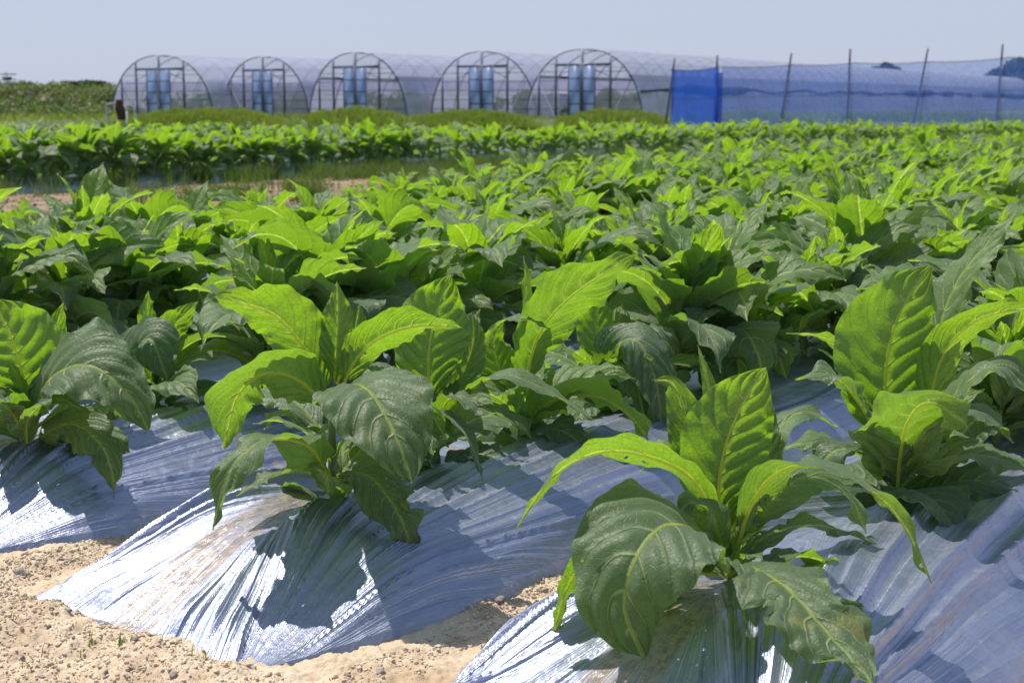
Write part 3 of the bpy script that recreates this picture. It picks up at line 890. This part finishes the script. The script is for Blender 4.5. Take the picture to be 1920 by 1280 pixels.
hero(45, 838, 3.89, 'tobacco plant cut by the left frame edge, one large rounded leaf arching right', [
    ([(58, 790, 0), (42, 700, -.02), (20, 630, -.03), (-15, 560, -.03)], 88, (-.2, .95, .25), .12, .10, .75, 0),
    ([(66, 770, .05), (88, 660, .06), (104, 610, .06), (119, 567, .06)], 28, (0, 1, .1), .3, .10, 1.0, 0),
    ([(56, 800, -.03), (90, 715, -.12), (160, 685, -.18), (232, 730, -.22), (279, 808, -.24)], 70, (.15, -.65, .75), .10, .07, .15, .15),
    ([(50, 835, -.06), (54, 785, -.15), (100, 748, -.20), (157, 768, -.22)], 34, (0, -.3, 1), .2, .14, .30, .2),
    ([(45, 820, -.05), (10, 750, -.10), (-50, 720, -.12)], 48, UP, .2, .12, .25, 0),
    ([(60, 830, -.04), (130, 795, -.10), (185, 830, -.18), (208, 880, -.22), (215, 932, -.22)], 40, (.1, -.75, .6), .1, .14, .08, .8),
    ([(70, 800, .05), (160, 740, .12), (230, 700, .16), (290, 720, .2)], 40, UP, .15, .12, .2, 0),
], [(42, 860, 0), (48, 800, 0), (55, 740, 0)], fill=8, seed=71, fillS=1.0, fillrange=(.1, .9))

hero(296, 775, 4.40, 'tobacco plant on the left ridge with a ragged leaf hanging down onto the film', [
    ([(292, 760, -.02), (318, 782, -.14), (340, 850, -.22), (357, 948, -.26)], 38, (.15, -.7, .6), .12, .14, .05, .7),
    ([(290, 730, -.02), (262, 655, -.08), (285, 640, -.12), (314, 712, -.15)], 48, (0, -.65, .75), .12, .08, .25, 0),
    ([(292, 720, 0), (320, 620, 0), (345, 590, .0), (372, 565, 0)], 30, AWAY, .2, .1, .95, 0),
    ([(290, 720, 0), (285, 640, 0), (275, 590, .0), (278, 545, 0)], 22, AWAY, .3, .1, 1, 0),
    ([(290, 720, -.02), (230, 660, 0), (170, 620, .0), (110, 640, 0)], 40, UP, .2, .14, .25, 0),
], [(297, 800, 0), (293, 750, 0), (292, 700, 0)], fill=11, seed=83, fillS=1.05, fillrange=(0, .9))

# ------------------------------------------------------------------ the rest of the crop
sites = []
hero_rows = {0: [2.45, 2.88, 3.23, 3.42], 1: [2.38, 2.82, 3.22, 3.66], 2: [2.29, 2.85]}
rs = np.random.default_rng(77)
for k, q in enumerate(ROWQ):
    a, b = span(q, 1.6, 1.2)
    p = 2.40 + rs.uniform(-.05, .05)
    idx = 0
    while p < b:
        if p > (a if k < 6 else 8.6) and not any(abs(p - h) < .25 for h in hero_rows.get(k, [])):
            qq = q + rs.normal(0, .025)
            sites.append((p, qq, k, 0))
        p += .29 + rs.normal(0, .025)
for k, q in enumerate(FARQ):
    a, b = span(q, 1.6, 1.2)
    p = a
    while p < b:
        y = -q * sT + p * cT
        if y < 28.5 or (q > -17.0 and y < 60):
            sites.append((p, q + rs.normal(0, .03), k, 1))
        p += .42 + rs.normal(0, .03)


def in_view(p, q):
    x, y, _ = pq(p, q); return abs(x / y) < .3556 + .10 / y


S2 = []
for (p, q, k, blk) in sites:
    x, y, _ = pq(p, q)
    S2.append((math.hypot(x, y), x, y, p, q, k, blk, in_view(p, q)))
S2.sort(key=lambda s: s[0])
vis = [s for s in S2 if s[7]]
indiv = set(id(s) for s in vis[:290])
cnt = {}
order = {}
for s in sorted([s for s in S2 if id(s) in indiv], key=lambda s: (s[6], s[5], s[3])):
    cnt[(s[6], s[5])] = cnt.get((s[6], s[5]), 0) + 1
    order[id(s)] = cnt[(s[6], s[5])]
hero_n = {0: 2, 1: 4, 2: 2}
nd = 0
rest = Buf()
rr = random.Random(4)
for s in S2:
    d, x, y, p, q, k, blk, v = s
    zb = float(slope_z(np.array(y))) + .152 - abs(q - (ROWQ[k] if blk == 0 else FARQ[k])) * .1
    rz = rr.uniform(0, 6.28); sc = rr.uniform(.88, 1.22) * (1.30 - .22 * float(sstep(20, 26, np.array(y))) if blk else 1.13 - .17 * float(sstep(4.8, 8.5, np.array(y))))
    if rr.random() < .08: sc *= .75
    if blk == 0 and k >= 5: sc *= .72 + .28 * float(sstep(5.5, 9.5, np.array(p - (2.6 if k > 5 else 0))))
    zs = sc * rr.uniform(.95, 1.15)
    tx, ty = rr.gauss(.04, .06), rr.gauss(.05, .05)
    if id(s) in indiv:
        if blk == 0:
            lab = f'leafy tobacco plant, {ordn(order[id(s)] + hero_n.get(k, 0))} from the left along the {ordn(k + 1)} ridge from the front'
        else:
            lab = 'tall tobacco plant in the far block beyond the weedy strip'
        e = empty('tobacco_plant', (x, y, zb), rz)
        e.scale = (sc, sc, zs); e.rotation_euler = (tx, ty, rz)
        tag(e, lab, 'tobacco plant', GP)
        if nd < 46:
            lv, st = HI[nd % len(HI)]
            for m in lv: link('leaf', m, e)
            link('stem', st, e)
        else:
            f, st = MID[nd % len(MID)]
            link('foliage', f, e); link('stem', st, e)
        nd += 1
    else:
        V, F, L = LO[rr.randrange(len(LO))]
        ca, sa = math.cos(rz), math.sin(rz)
        V2 = np.stack([(V[:, 0] * ca - V[:, 1] * sa) * sc + ty * V[:, 2], (V[:, 0] * sa + V[:, 1] * ca) * sc - tx * V[:, 2], V[:, 2] * zs], 1) + np.array([x, y, zb])
        rest.add(V2, F, L)
o = rest.build('tobacco_crop', M_leaf)
tag(o, 'mass of smaller tobacco plants filling the far rows of the field', 'tobacco crop', kind='stuff')


# ------------------------------------------------------------------ grass
def grass(name, xs, ys, zs, h, w, mat, seed, lean=.35):
    r = np.random.default_rng(seed); n = len(xs)
    az = r.uniform(0, 6.28, n); hh = h * r.uniform(.5, 1.3, n); ww = w * r.uniform(.6, 1.4, n)
    ld = r.uniform(0, 6.28, n); ll = hh * r.uniform(.1, lean * 2, n)
    c, s = np.cos(az) * ww, np.sin(az) * ww
    lx, ly = np.cos(ld) * ll, np.sin(ld) * ll
    V = np.zeros((n, 6, 3))
    for j, (t, wf) in enumerate(((0, 1), (.55, .8), (1, .08))):
        V[:, 2 * j, 0] = xs - c * wf + lx * t ** 2; V[:, 2 * j, 1] = ys - s * wf + ly * t ** 2; V[:, 2 * j, 2] = zs + hh * t
        V[:, 2 * j + 1, 0] = xs + c * wf + lx * t ** 2; V[:, 2 * j + 1, 1] = ys + s * wf + ly * t ** 2; V[:, 2 * j + 1, 2] = zs + hh * t
    f = np.array([(0, 1, 3, 2), (2, 3, 5, 4)])
    F = (f[None] + (np.arange(n) * 6)[:, None, None]).reshape(-1, 4)
    return mesh_np(name, V.reshape(-1, 3), F, mat, smooth=False)


# weeds in the strip between the two blocks
r = np.random.default_rng(8)
xs = []; ys = []
for k in range(230):
    a, b = span(-14.9, 0, 3); p = r.uniform(a, b); q = -15.2 + 5.5 * r.random() ** 3.0
    m = int(r.integers(60, 480)); sg = r.uniform(.06, .22)
    P = p + r.normal(0, sg * 1.4, m); Q = q + r.normal(0, sg, m)
    xs.append(Q * cT + P * sT); ys.append(-Q * sT + P * cT)
xs = np.concatenate(xs); ys = np.concatenate(ys)
tag(grass('weeds', xs, ys, ys * 0, .20, .004, M_weed, 3, .4), 'tufts of wild grass growing in the sandy strip between the two tobacco blocks', 'weeds', kind='stuff')
# sprouts in the bare sand
xs = []; ys = []
for (a, b, m) in ((235, 1240, 14), (165, 1235, 6), (80, 1245, 5), (60, 1262, 5), (1000, 1150, 8), (25, 1200, 5), (375, 1262, 5), (905, 1215, 7)):
    P = at(a, b, 1.0); t = CAMH / (CAMH - P[2]); gxp, gyp = P[0] * t, P[1] * t
    xs += list(gxp + r.normal(0, .012, m)); ys += list(gyp + r.normal(0, .012, m))
xs = np.array(xs); ys = np.array(ys)
tag(grass('seedlings', xs, ys, ground_z(xs, ys), .022, .0016, M_weed, 5, .6), 'tiny green seedlings coming up in the bare sand', 'weeds', kind='stuff')

# grass mounds in front of the greenhouses
def mound(px0, px1, pytop, Yc, label):
    x0 = (px0 - 960) / FPX * Yc; x1 = (px1 - 960) / FPX * Yc
    hz = (CAMH + (190 - pytop) / FPX * Yc) * .82
    cx, hw, hd = (x0 + x1) / 2, (x1 - x0) / 2, 2.2
    gxs = np.linspace(-1.05, 1.05, 60); gys = np.linspace(-1.1, 1.1, 24)
    A, B = np.meshgrid(gxs, gys, indexing='ij')
    def hgt(A, B): return hz * np.clip(1 - np.abs(A) ** 2.6, 0, 1) ** .8 * np.clip(1 - B ** 2, 0, 1) * (1 + .42 * fbm(A * 5 + cx, B * 3, 4, .6)) - .03
    V = np.stack([(cx + A * hw).ravel(), (Yc + B * hd).ravel(), hgt(A, B).ravel()], 1)
    tag(mesh_np('grass_mound', V, gridF(60, 24), M_bankg), kind='structure')
    n = int(6500 * hw)
    a = r.uniform(-1, 1, n); b = r.uniform(-1, .6, n)
    return cx + a * hw, Yc + b * hd, np.maximum(hgt(a, b), 0)


mx = [mound(235, 545, 208, 58, ''), mound(560, 775, 207, 57, ''), mound(765, 1005, 212, 57, ''), mound(1040, 1262, 210, 56, ''), mound(1262, 1530, 214, 60, ''), mound(1500, 1930, 213, 62, ''), mound(1900, 2150, 213, 62, '')]
xs, ys, zs = [np.concatenate([m[i] for m in mx]) for i in range(3)]
tag(grass('grass', xs, ys, zs, .24, .016, M_grass, 6, .3), 'yellow green grass covering the low mounds before the greenhouses', 'grass', kind='stuff')
n = 16000
xs = r.uniform(-32, 36, n); ys = r.uniform(50, 84, n)
tag(grass('meadow', xs, ys, ground_z(xs, ys), .25, .025, M_grass, 7, .4), 'rough grass growing around the feet of the greenhouses', 'grass', kind='stuff')

# ------------------------------------------------------------------ bank on the left with its bushes
def bank_h(x, y):
    top = 1.15 + .7 * fbm(x * .16, y * .12, 3)
    f = sstep(80, 90, y - .25 * (x + 24)) * sstep(150, 120, y)
    g = sstep(18, -12, x) * .35 + sstep(-12, -24, x) * .65
    return (top * f * (.45 + .55 * g)) * (sstep(40, 10, x))


bx = np.linspace(-80, 45, 100); by = np.linspace(76, 152, 60)
A, B = np.meshgrid(bx, by, indexing='ij')
Z = bank_h(A, B) + .18 * fbm(A * .5, B * .5, 3) + .2
Z[0], Z[-1], Z[:, 0], Z[:, -1] = -.1, -.1, -.1, -.1
tag(mesh_np('bank', np.stack([A.ravel(), B.ravel(), Z.ravel()], 1), gridF(100, 60), M_bankg), kind='structure')


def leafcloud(name, cen, rad, n, size, mat, seed, parent=None, flat=.8):
    """many small leaf faces filling a set of overlapping clumps"""
    r = np.random.default_rng(seed)
    cen = np.asarray(cen, float); rad = np.asarray(rad, float)
    k = r.choice(len(cen), n, p=rad ** 2 / (rad ** 2).sum())
    d = nz(r.standard_normal((n, 3))); rr_ = r.uniform(.55, 1.08, n) ** .7
    P = cen[k] + d * (rad[k] * rr_)[:, None] * np.array([1, 1, flat])
    a = nz(r.standard_normal((n, 3))); b = nz(np.cross(a, d + .6 * r.standard_normal((n, 3))))
    s = size * r.uniform(.5, 1.4, n)[:, None]
    V = np.stack([P - a * s, P + b * s * .55, P + a * s, P - b * s * .55], 1).reshape(-1, 3)
    F = np.arange(n * 4).reshape(-1, 4)
    return mesh_np(name, V, F, mat, parent=parent, smooth=False)


cen = []; rad = []
for k in range(1500):
    x = r.uniform(-38, -19); y = r.uniform(76, 96)
    cen.append((x, y, float(bank_h(np.array(x), np.array(y))) + .15)); rad.append(r.uniform(.2, .8) if k % 14 else r.uniform(.8, 1.3))
for k in range(260):
    x = r.uniform(-20, 22); y = r.uniform(84, 105) + 10
    cen.append((x, y, float(bank_h(np.array(x), np.array(y))) + .15)); rad.append(r.uniform(.25, .6))
tag(leafcloud('undergrowth', cen, rad, 260000, .10, M_bank, 12), 'dense weeds and low scrub covering the bank on the left', 'scrub', kind='stuff')
# worn path up the bank
P0, P1 = at(66, 182, 84.0), at(93, 160, 92.0)
b = Buf()
ts = np.linspace(0, 1, 14)
L0 = np.array([P0 * (1 - t) + P1 * t + np.array([.35 * math.sin(t * 3), 0, .0]) for t in ts])
L0[:, 2] = [float(bank_h(np.array(a), np.array(c))) + .40 for a, c in L0[:, :2]]
sidew = np.array([.28, 0, .0])
Vp = np.concatenate([[p - sidew, p + sidew, p + sidew - np.array([0, 0, .3]), p - sidew - np.array([0, 0, .3])] for p in L0])
Fp = []
for i in range(13):
    for j in range(4):
        a_, b_ = i * 4 + j, i * 4 + (j + 1) % 4
        Fp.append((a_, a_ + 4, b_ + 4, b_))
tag(mesh_np('path', Vp, Fp, simple('worn_earth', (.36, .28, .22), .95), smooth=False), kind='structure')


def tree(px, pybase, pytop, wpx, Yd, label, seed, lobes=9, group=None):
    g0 = at(px, pybase, Yd); top = at(px, pytop, Yd)[2]; base = np.array([g0[0], Yd, 0.2])
    wd = wpx / FPX * Yd / 2
    e = empty('tree', base); tag(e, label, 'tree', group)
    rg = np.random.default_rng(seed)
    h = top - base[2]; zc = max(.3 * h, g0[2] - .2)
    cen = []; rad = []
    for k in range(lobes):
        a = rg.uniform(-1, 1); rr_ = wd * rg.uniform(.22, .42)
        zz = zc + (h - zc - rr_) * rg.uniform(.2, 1) * (1 - .5 * a * a)
        cen.append((a * wd * .75, rg.uniform(-.5, .5) * wd, zz)); rad.append(rr_)
    leafcloud('crown', cen, rad, 7000, max(.07, wd * .05), M_crown, seed, e, .75)
    bb = Buf()
    c, _ = catmull([(0, 0, -.3), (wd * .05, 0, h * .35), (0, .1, h * .6)], 8)
    bb.add(*tube(c, np.linspace(.05 * h, .02 * h, 8), 8))
    for k in range(5):
        q = np.array(cen[k % lobes])
        c, _ = catmull([(0, 0, h * .35), q * np.array([.5, .5, .8]), q], 6)
        bb.add(*tube(c, np.linspace(.02 * h, .006 * h, 6), 6))
    V, F, _ = bb.get(); mesh_np('trunk', V, F, M_bark, parent=e)
    return e


tree(155, 165, 146, 90, 125, 'dark green bush standing on top of the bank left of the greenhouses', 31, 12)
tree(45, 165, 150, 60, 128, 'small light bush on the bank crest near the left edge', 32, 8)
tree(1662, 160, 112, 85, 175, 'dark treetop showing above the greenhouse roof behind the tall poles', 33, 12)
tree(1915, 170, 98, 130, 150, 'dark tree behind the blue net at the right edge', 34, 16)

# pole with cross arm on the skyline
u0 = at(13, 160, 210); e = empty('utility_pole', (u0[0], 210, 0))
tag(e, 'thin grey pole with crossarms on the skyline at the far left', 'utility pole')
b = Buf(); b.add(*tube([(0, 0, -.5), (0, 0, 5.2)], [.14, .10], 8)); V, F, _ = b.get(); mesh_np('post', V, F, M_pipe, parent=e)
b = Buf(); b.add(*boxm((.3, 0, 4.9), (2.2, .15, .15))); V, F, _ = b.get(); mesh_np('crossarm', V, F, M_pipe, parent=e)
b = Buf(); b.add(*boxm((.1, 0, 4.3), (1.3, .3, .5))); V, F, _ = b.get(); mesh_np('transformer', V, F, M_pipe, parent=e)

# ------------------------------------------------------------------ tunnel greenhouses
GA = R(30); aD = np.array([math.sin(GA), math.cos(GA), 0]); cD = np.array([math.cos(GA), -math.sin(GA), 0])


def arch(Wd, H, n=33, e1=2.3, e2=1.9):
    t = np.linspace(0, math.pi, n)
    return np.stack([-Wd / 2 * np.sign(np.cos(t)) * np.abs(np.cos(t)) ** (2 / e1), H * np.sin(t) ** (2 / e2)], 1)


def greenhouse(pxc, Yc, Wd, H, Ln, label, opening, roll=False):
    base = at(pxc, 200, Yc); base[2] = .3; base[1] = Yc
    e = empty('greenhouse', base); tag(e, label, 'greenhouse', 'tunnel greenhouses in a row')
    # local frame: x across, y along
    e.rotation_euler = (0, 0, -GA)
    A = arch(Wd, H); n = len(A)
    ny = int(Ln / .5)
    ys_ = np.linspace(0, Ln, ny + 1)
    sag = 1 + .010 * np.cos(ys_ * 2 * math.pi / 1.0)
    V = np.stack([(A[None, :, 0] * sag[:, None]), np.repeat(ys_[:, None], n, 1), (A[None, :, 1] * (1 + (sag[:, None] - 1)) + .02)], -1)
    V += (np.random.default_rng(int(pxc)).standard_normal(V.shape) * .008)
    mesh_np('cover_sheet', V.reshape(-1, 3), gridF(ny + 1, n), M_house, parent=e)
    # end sheets
    for yy, nm in ((.03, 'end_sheet'), (Ln - .03, 'end_sheet')):
        rows = 8; Vg = []
        for i in range(rows + 1):
            f = i / rows
            Vg.append(np.stack([A[:, 0] * .985, np.full(n, yy), A[:, 1] * .985 * f], 1))
        Vg = np.concatenate(Vg)
        F = gridF(rows + 1, n)
        if yy < 1:   # leave the doorway open
            cx = Vg[F].mean(1)
            F = F[~((cx[:, 0] > opening[0]) & (cx[:, 0] < opening[1]) & (cx[:, 2] < 2.2))]
        mesh_np(nm, Vg, F, M_gable, parent=e)
    # hoops
    c3 = np.stack([A[:, 0], 0 * A[:, 0], A[:, 1]], 1)
    V, F = tube(c3, .026, 6); hm = mesh_np('hoop', V, F, M_pipe, obj=False)
    for k in range(int(Ln / 2.0) + 1):
        link('hoop', hm, e, (0, k * 2.0, 0))
    V, F = tube(c3 * np.array([1.0, 1, 1.0]) + np.array([0, -.03, 0]), .032, 6); mesh_np('end_arch', V, F, M_pipe, parent=e)
    for f_, nm in ((0, 'ridge_pipe'), (.62, 'purlin'), (-.62, 'purlin'), (.93, 'purlin'), (-.93, 'purlin')):
        zz = float(np.interp(f_ * Wd / 2, A[:, 0], A[:, 1])) - .03
        V, F = tube([(f_ * Wd / 2, 0, zz), (f_ * Wd / 2, Ln, zz)], .016, 5); mesh_np(nm, V, F, M_pipe, parent=e)
    # end frame
    def zat(x): return float(np.interp(x, A[:, 0], A[:, 1]))
    h2 = Wd / 2
    for f_ in (-.78, -.48, -.02, .46):
        V, F = boxm((f_ * h2, -.03, zat(f_ * h2) / 2), (.085, .06, zat(f_ * h2))); mesh_np('upright', V, F, M_pipe, parent=e, smooth=False)
    zt = H * .78
    V, F = boxm((-.01 * h2, -.065, zt), (.94 * h2, .05, .11)); mesh_np('crossbar', V, F, M_pipe, parent=e, smooth=False)
    for sx in (-1, 1):
        V, F = tube([(sx * .48 * h2, -.05, .05), (sx * .80 * h2, -.05, H * .55)], .016, 5); mesh_np('brace', V, F, M_pipe, parent=e)
        V, F = tube([(sx * .02 * h2, -.05, H * .78), (sx * .47 * h2, -.05, H * .60)], .014, 5); mesh_np('brace', V, F, M_pipe, parent=e)
    for zz in (H * .68, H * .55, H * .42, H * .28, H * .14):
        xw = h2 * .93
        V, F = boxm((0, -.01, zz), (2 * float(abs(np.interp(zz, A[:n // 2 + 1, 1], A[:n // 2 + 1, 0]))) * .985, .022, .026)); mesh_np('rail', V, F, M_pipe, parent=e, smooth=False)
    # double sliding door: two leaves
    for x0, x1 in ((-.25 * h2, -.03 * h2), (0.0 * h2, .22 * h2)):
        d = empty('door', (0, 0, 0)); d.parent = e
        V, F = boxm(((x0 + x1) / 2, -.10, zt / 2), (x1 - x0 - .05, .012, zt - .10)); mesh_np('door_panel', V, F, M_door, parent=d, smooth=False)
        for xx in (x0 + .02, x1 - .02):
            V, F = boxm((xx, -.125, zt / 2), (.05, .03, zt)); mesh_np('door_stile', V, F, M_pipe, parent=d, smooth=False)
        for j, zz in enumerate((.10, .68, 1.25, 1.82)):
            V, F = boxm(((x0 + x1) / 2, -.122 - .0, zz), (x1 - x0 - .10, .022, .055)); mesh_np('door_rail', V, F, M_pipe, parent=d, smooth=False)
    # violet ventilation curtains along both sides
    for sg in (-1, 1):
        zc0, zc1 = H * .40, H * .60
        x_lo, x_hi = [sg * (abs(np.interp(z, A[:n // 2 + 1, 1], A[:n // 2 + 1, 0])) - .05) for z in (zc0, zc1)]
        yy = np.arange(.3, Ln - .3, .15); V = []
        for zf in np.linspace(0, 1, 4):
            V.append(np.stack([x_lo + (x_hi - x_lo) * zf + .025 * np.sin(yy * 9 + zf), yy, np.full(len(yy), zc0 + (zc1 - zc0) * zf)], 1))
        mesh_np('side_curtain', np.concatenate(V), gridF(4, len(yy)), M_curt, parent=e)
    for sg in (-1, 1):
        zc = H * .61; xr = sg * (abs(np.interp(zc, A[:n // 2 + 1, 1], A[:n // 2 + 1, 0])) - .12)
        if opening[0] > -5:
            V, F = tube([(xr, .1, zc), (xr, Ln - .1, zc)], .07, 8); mesh_np('curtain_roll', V, F, M_dark, parent=e)
    if roll:
        yy = np.linspace(.2, Ln - .2, 160)
        zz = H * .42 + .10 * (n1(yy * .35, 31) - .5) * 2
        xr = np.array([abs(np.interp(z, A[:n // 2 + 1, 1], A[:n // 2 + 1, 0])) + .07 for z in zz])
        V, F = tube(np.stack([xr, yy, zz], 1), .06 + .17 * sstep(.42, .75, n1(yy * .28 + 2, 33)), 8); mesh_np('rolled_sheet', V, F, M_dark, parent=e)
    return e


gs = [(303, 75.6, 7.0, 3.12, 46, 'leftmost tunnel greenhouse of clear vinyl, standing apart beside the grassy bank', (-9, -9)),
      (497, 74.4, 5.6, 3.02, 46, 'second tunnel greenhouse from the left, its arched end with a closed blue door', (-9, -9)),
      (670, 71.0, 5.8, 3.12, 48, 'third tunnel greenhouse from the left, a dark doorway left of its blue door', (-1.25, -.70)),
      (906, 69.5, 5.85, 3.12, 50, 'fourth tunnel greenhouse from the left, second from the blue net', (-9, -9)),
      (1094, 66.4, 5.9, 3.12, 100, 'rightmost tunnel greenhouse, its long side running behind the blue net', (-1.25, -.70))]
for i, g in enumerate(gs):
    greenhouse(*g[:5], g[5], g[6], roll=(i == 4))
# crop inside the houses
cen = []; rad = []
for g in gs:
    b0 = at(g[0], 200, g[1])
    for k in range(260):
        t = r.uniform(1.5, g[4] - 2); x = r.uniform(-.42, .42) * g[2]
        P = np.array([b0[0], g[1], .3]) + aD * t + cD * x
        cen.append((P[0], P[1], .3 + r.uniform(.1, 1.1))); rad.append(r.uniform(.3, .55))
tag(leafcloud('greenhouse_crop', cen, rad, 130000, .10, M_bank, 44), 'low green crop growing inside the tunnel greenhouses', 'crop', kind='stuff')

# ------------------------------------------------------------------ blue wind net on poles
NETPTS = [(1347, 52.5), (1475, 53.0), (1590, 53.5), (1722, 54.0), (1876, 54.5), (2010, 55.0)]
polepx = [(1256, 51.5, 1265, 110, 1248), (1341, 52.3, 1345, 104, 1338), (1475, 53, 1484, 100, 1463), (1590, 53.5, 1594, 92, 1588), (1722, 54, 1740, 91, 1713), (1874, 54.5, 1880, 83, 1868)]
plab = ['dark pole at the left corner of the dense blue net, leaning right', 'slim upright pole at the right end of the dense blue net', 'leaning grey pole just right of the dense blue net',
        'upright grey pole standing left of the dark treetop', 'strongly leaning grey pole right of the dark treetop', 'tall pale pole nearest the right edge']
for (pxm, Yp, pxt, pyt, pxb), lb in zip(polepx, plab):
    top = at(pxt, pyt, Yp); bot = at(pxb, 228, Yp)
    d = (bot - top) / (top[2] - bot[2]); bot = top + d * (top[2] + .1)
    c, _ = catmull([bot, (bot + top) / 2 + np.array([.01, 0, 0]), top], 8)
    V, F = tube(c - bot, np.linspace(.048, .036, 8), 10)
    o = mesh_np('net_pole', V, F, M_pole); o.location = bot
    tag(o, lb, 'pole', 'poles carrying the blue net')


def netsheet(name, P, tops, zb, mat, sagk, seed, label, n=26):
    Vs = []
    for i in range(len(P) - 1):
        for t in np.linspace(0, 1, n, endpoint=(i == len(P) - 2)):
            a = P[i] * (1 - t) + P[i + 1] * t; zt = tops[i] * (1 - t) + tops[i + 1] * t - sagk * 4 * t * (1 - t) * np.linalg.norm(P[i + 1] - P[i]) / 2.6
            Vs.append((a, zt))
    m = 12; nn = len(Vs); V = np.zeros((nn, m, 3))
    for i, (a, zt) in enumerate(Vs):
        for j in range(m):
            f = j / (m - 1)
            V[i, j] = (a[0], a[1] + .05 * math.sin(i * .8 + j * .5) * (1 - f) + .04 * math.sin(i * .31), zb + (zt - zb) * f)
    o = mesh_np(name, V.reshape(-1, 3), gridF(nn, m), mat)
    Vr, Fr = tube(V[:, -1] + np.array([0, -.01, .01]), .012, 5); mesh_np('top_rope', Vr, Fr, M_dark, parent=o)
    mid = V[:, m // 2] * .45 + V[:, m // 2 + 1] * .55
    Vr, Fr = tube(mid + np.array([0, -.02, 0]), .006, 4); mesh_np('middle_cord', Vr, Fr, M_dark, parent=o)
    return tag(o, label, 'net')


def gp(px, Yd): return np.array([(px - 960) / FPX * Yd, Yd, 0])


netsheet('wind_net', [gp(a, b - .06) for a, b in NETPTS], [CAMH + (190 - t) / FPX * b for (a, b), t in zip(NETPTS, (128, 125, 121, 119, 111, 106))], -.3, M_net, .05, 2,
         'pale blue see-through net strung between the poles on the right')
netsheet('wind_net', [gp(1254, 51.4), gp(1342, 52.2)], [CAMH + (190 - 133) / FPX * 51.5, CAMH + (190 - 128) / FPX * 52.3], -.3, M_netd, .10, 3,
         'dense bright blue net panel hanging between the two leftmost poles')
netsheet('wind_net', [gp(1335, 52.4), gp(1349, 51.9)], [CAMH + (190 - 142) / FPX * 52.3, CAMH + (190 - 139) / FPX * 52.3], -.3, M_netd, .0, 5,
         'narrow folded edge of dark blue net beside the second pole')

# ------------------------------------------------------------------ stand with a brown cloth by the left greenhouse
e = empty('cloth_stand', gp(228, 56)); tag(e, 'rough frame with brown cloth and white pipe left of the first greenhouse', 'stand')
for dx, h_, ln in ((-.38, 1.05, 0), (.62, 1.15, .2)):
    V, F = tube([(dx + ln, 0, 0), (dx, 0, h_)], .035, 8); mesh_np('post', V, F, M_pipe, parent=e)
V, F = tube([(-.4, -.02, .98), (.1, -.02, 1.02)], .045, 8); mesh_np('rail', V, F, simple('white_plastic', (.75, .72, .74), .5), parent=e)
u_, v_ = np.meshgrid(np.linspace(0, 6.2832, 20), np.linspace(0, 1, 14), indexing='ij')
rr2 = .17 * (1 - .35 * v_ ** 3) * (1 + .25 * np.sin(u_ * 3 + v_ * 4)) * (.75 + .25 * np.sin(v_ * 3.14))
V = np.stack([(.16 + rr2 * np.cos(u_) - .06 * v_).ravel(), (rr2 * np.sin(u_)).ravel(), (.38 + .78 * v_).ravel()], 1)
mesh_np('cloth', V, gridF(20, 14), simple('brown_cloth', (.10, .05, .035), .9, 0, .6, 9), parent=e)
V, F = tube([(.36, -.05, .15), (.40, -.05, .72)], .035, 8); mesh_np('pipe', V, F, bpy.data.materials['white_plastic'], parent=e)
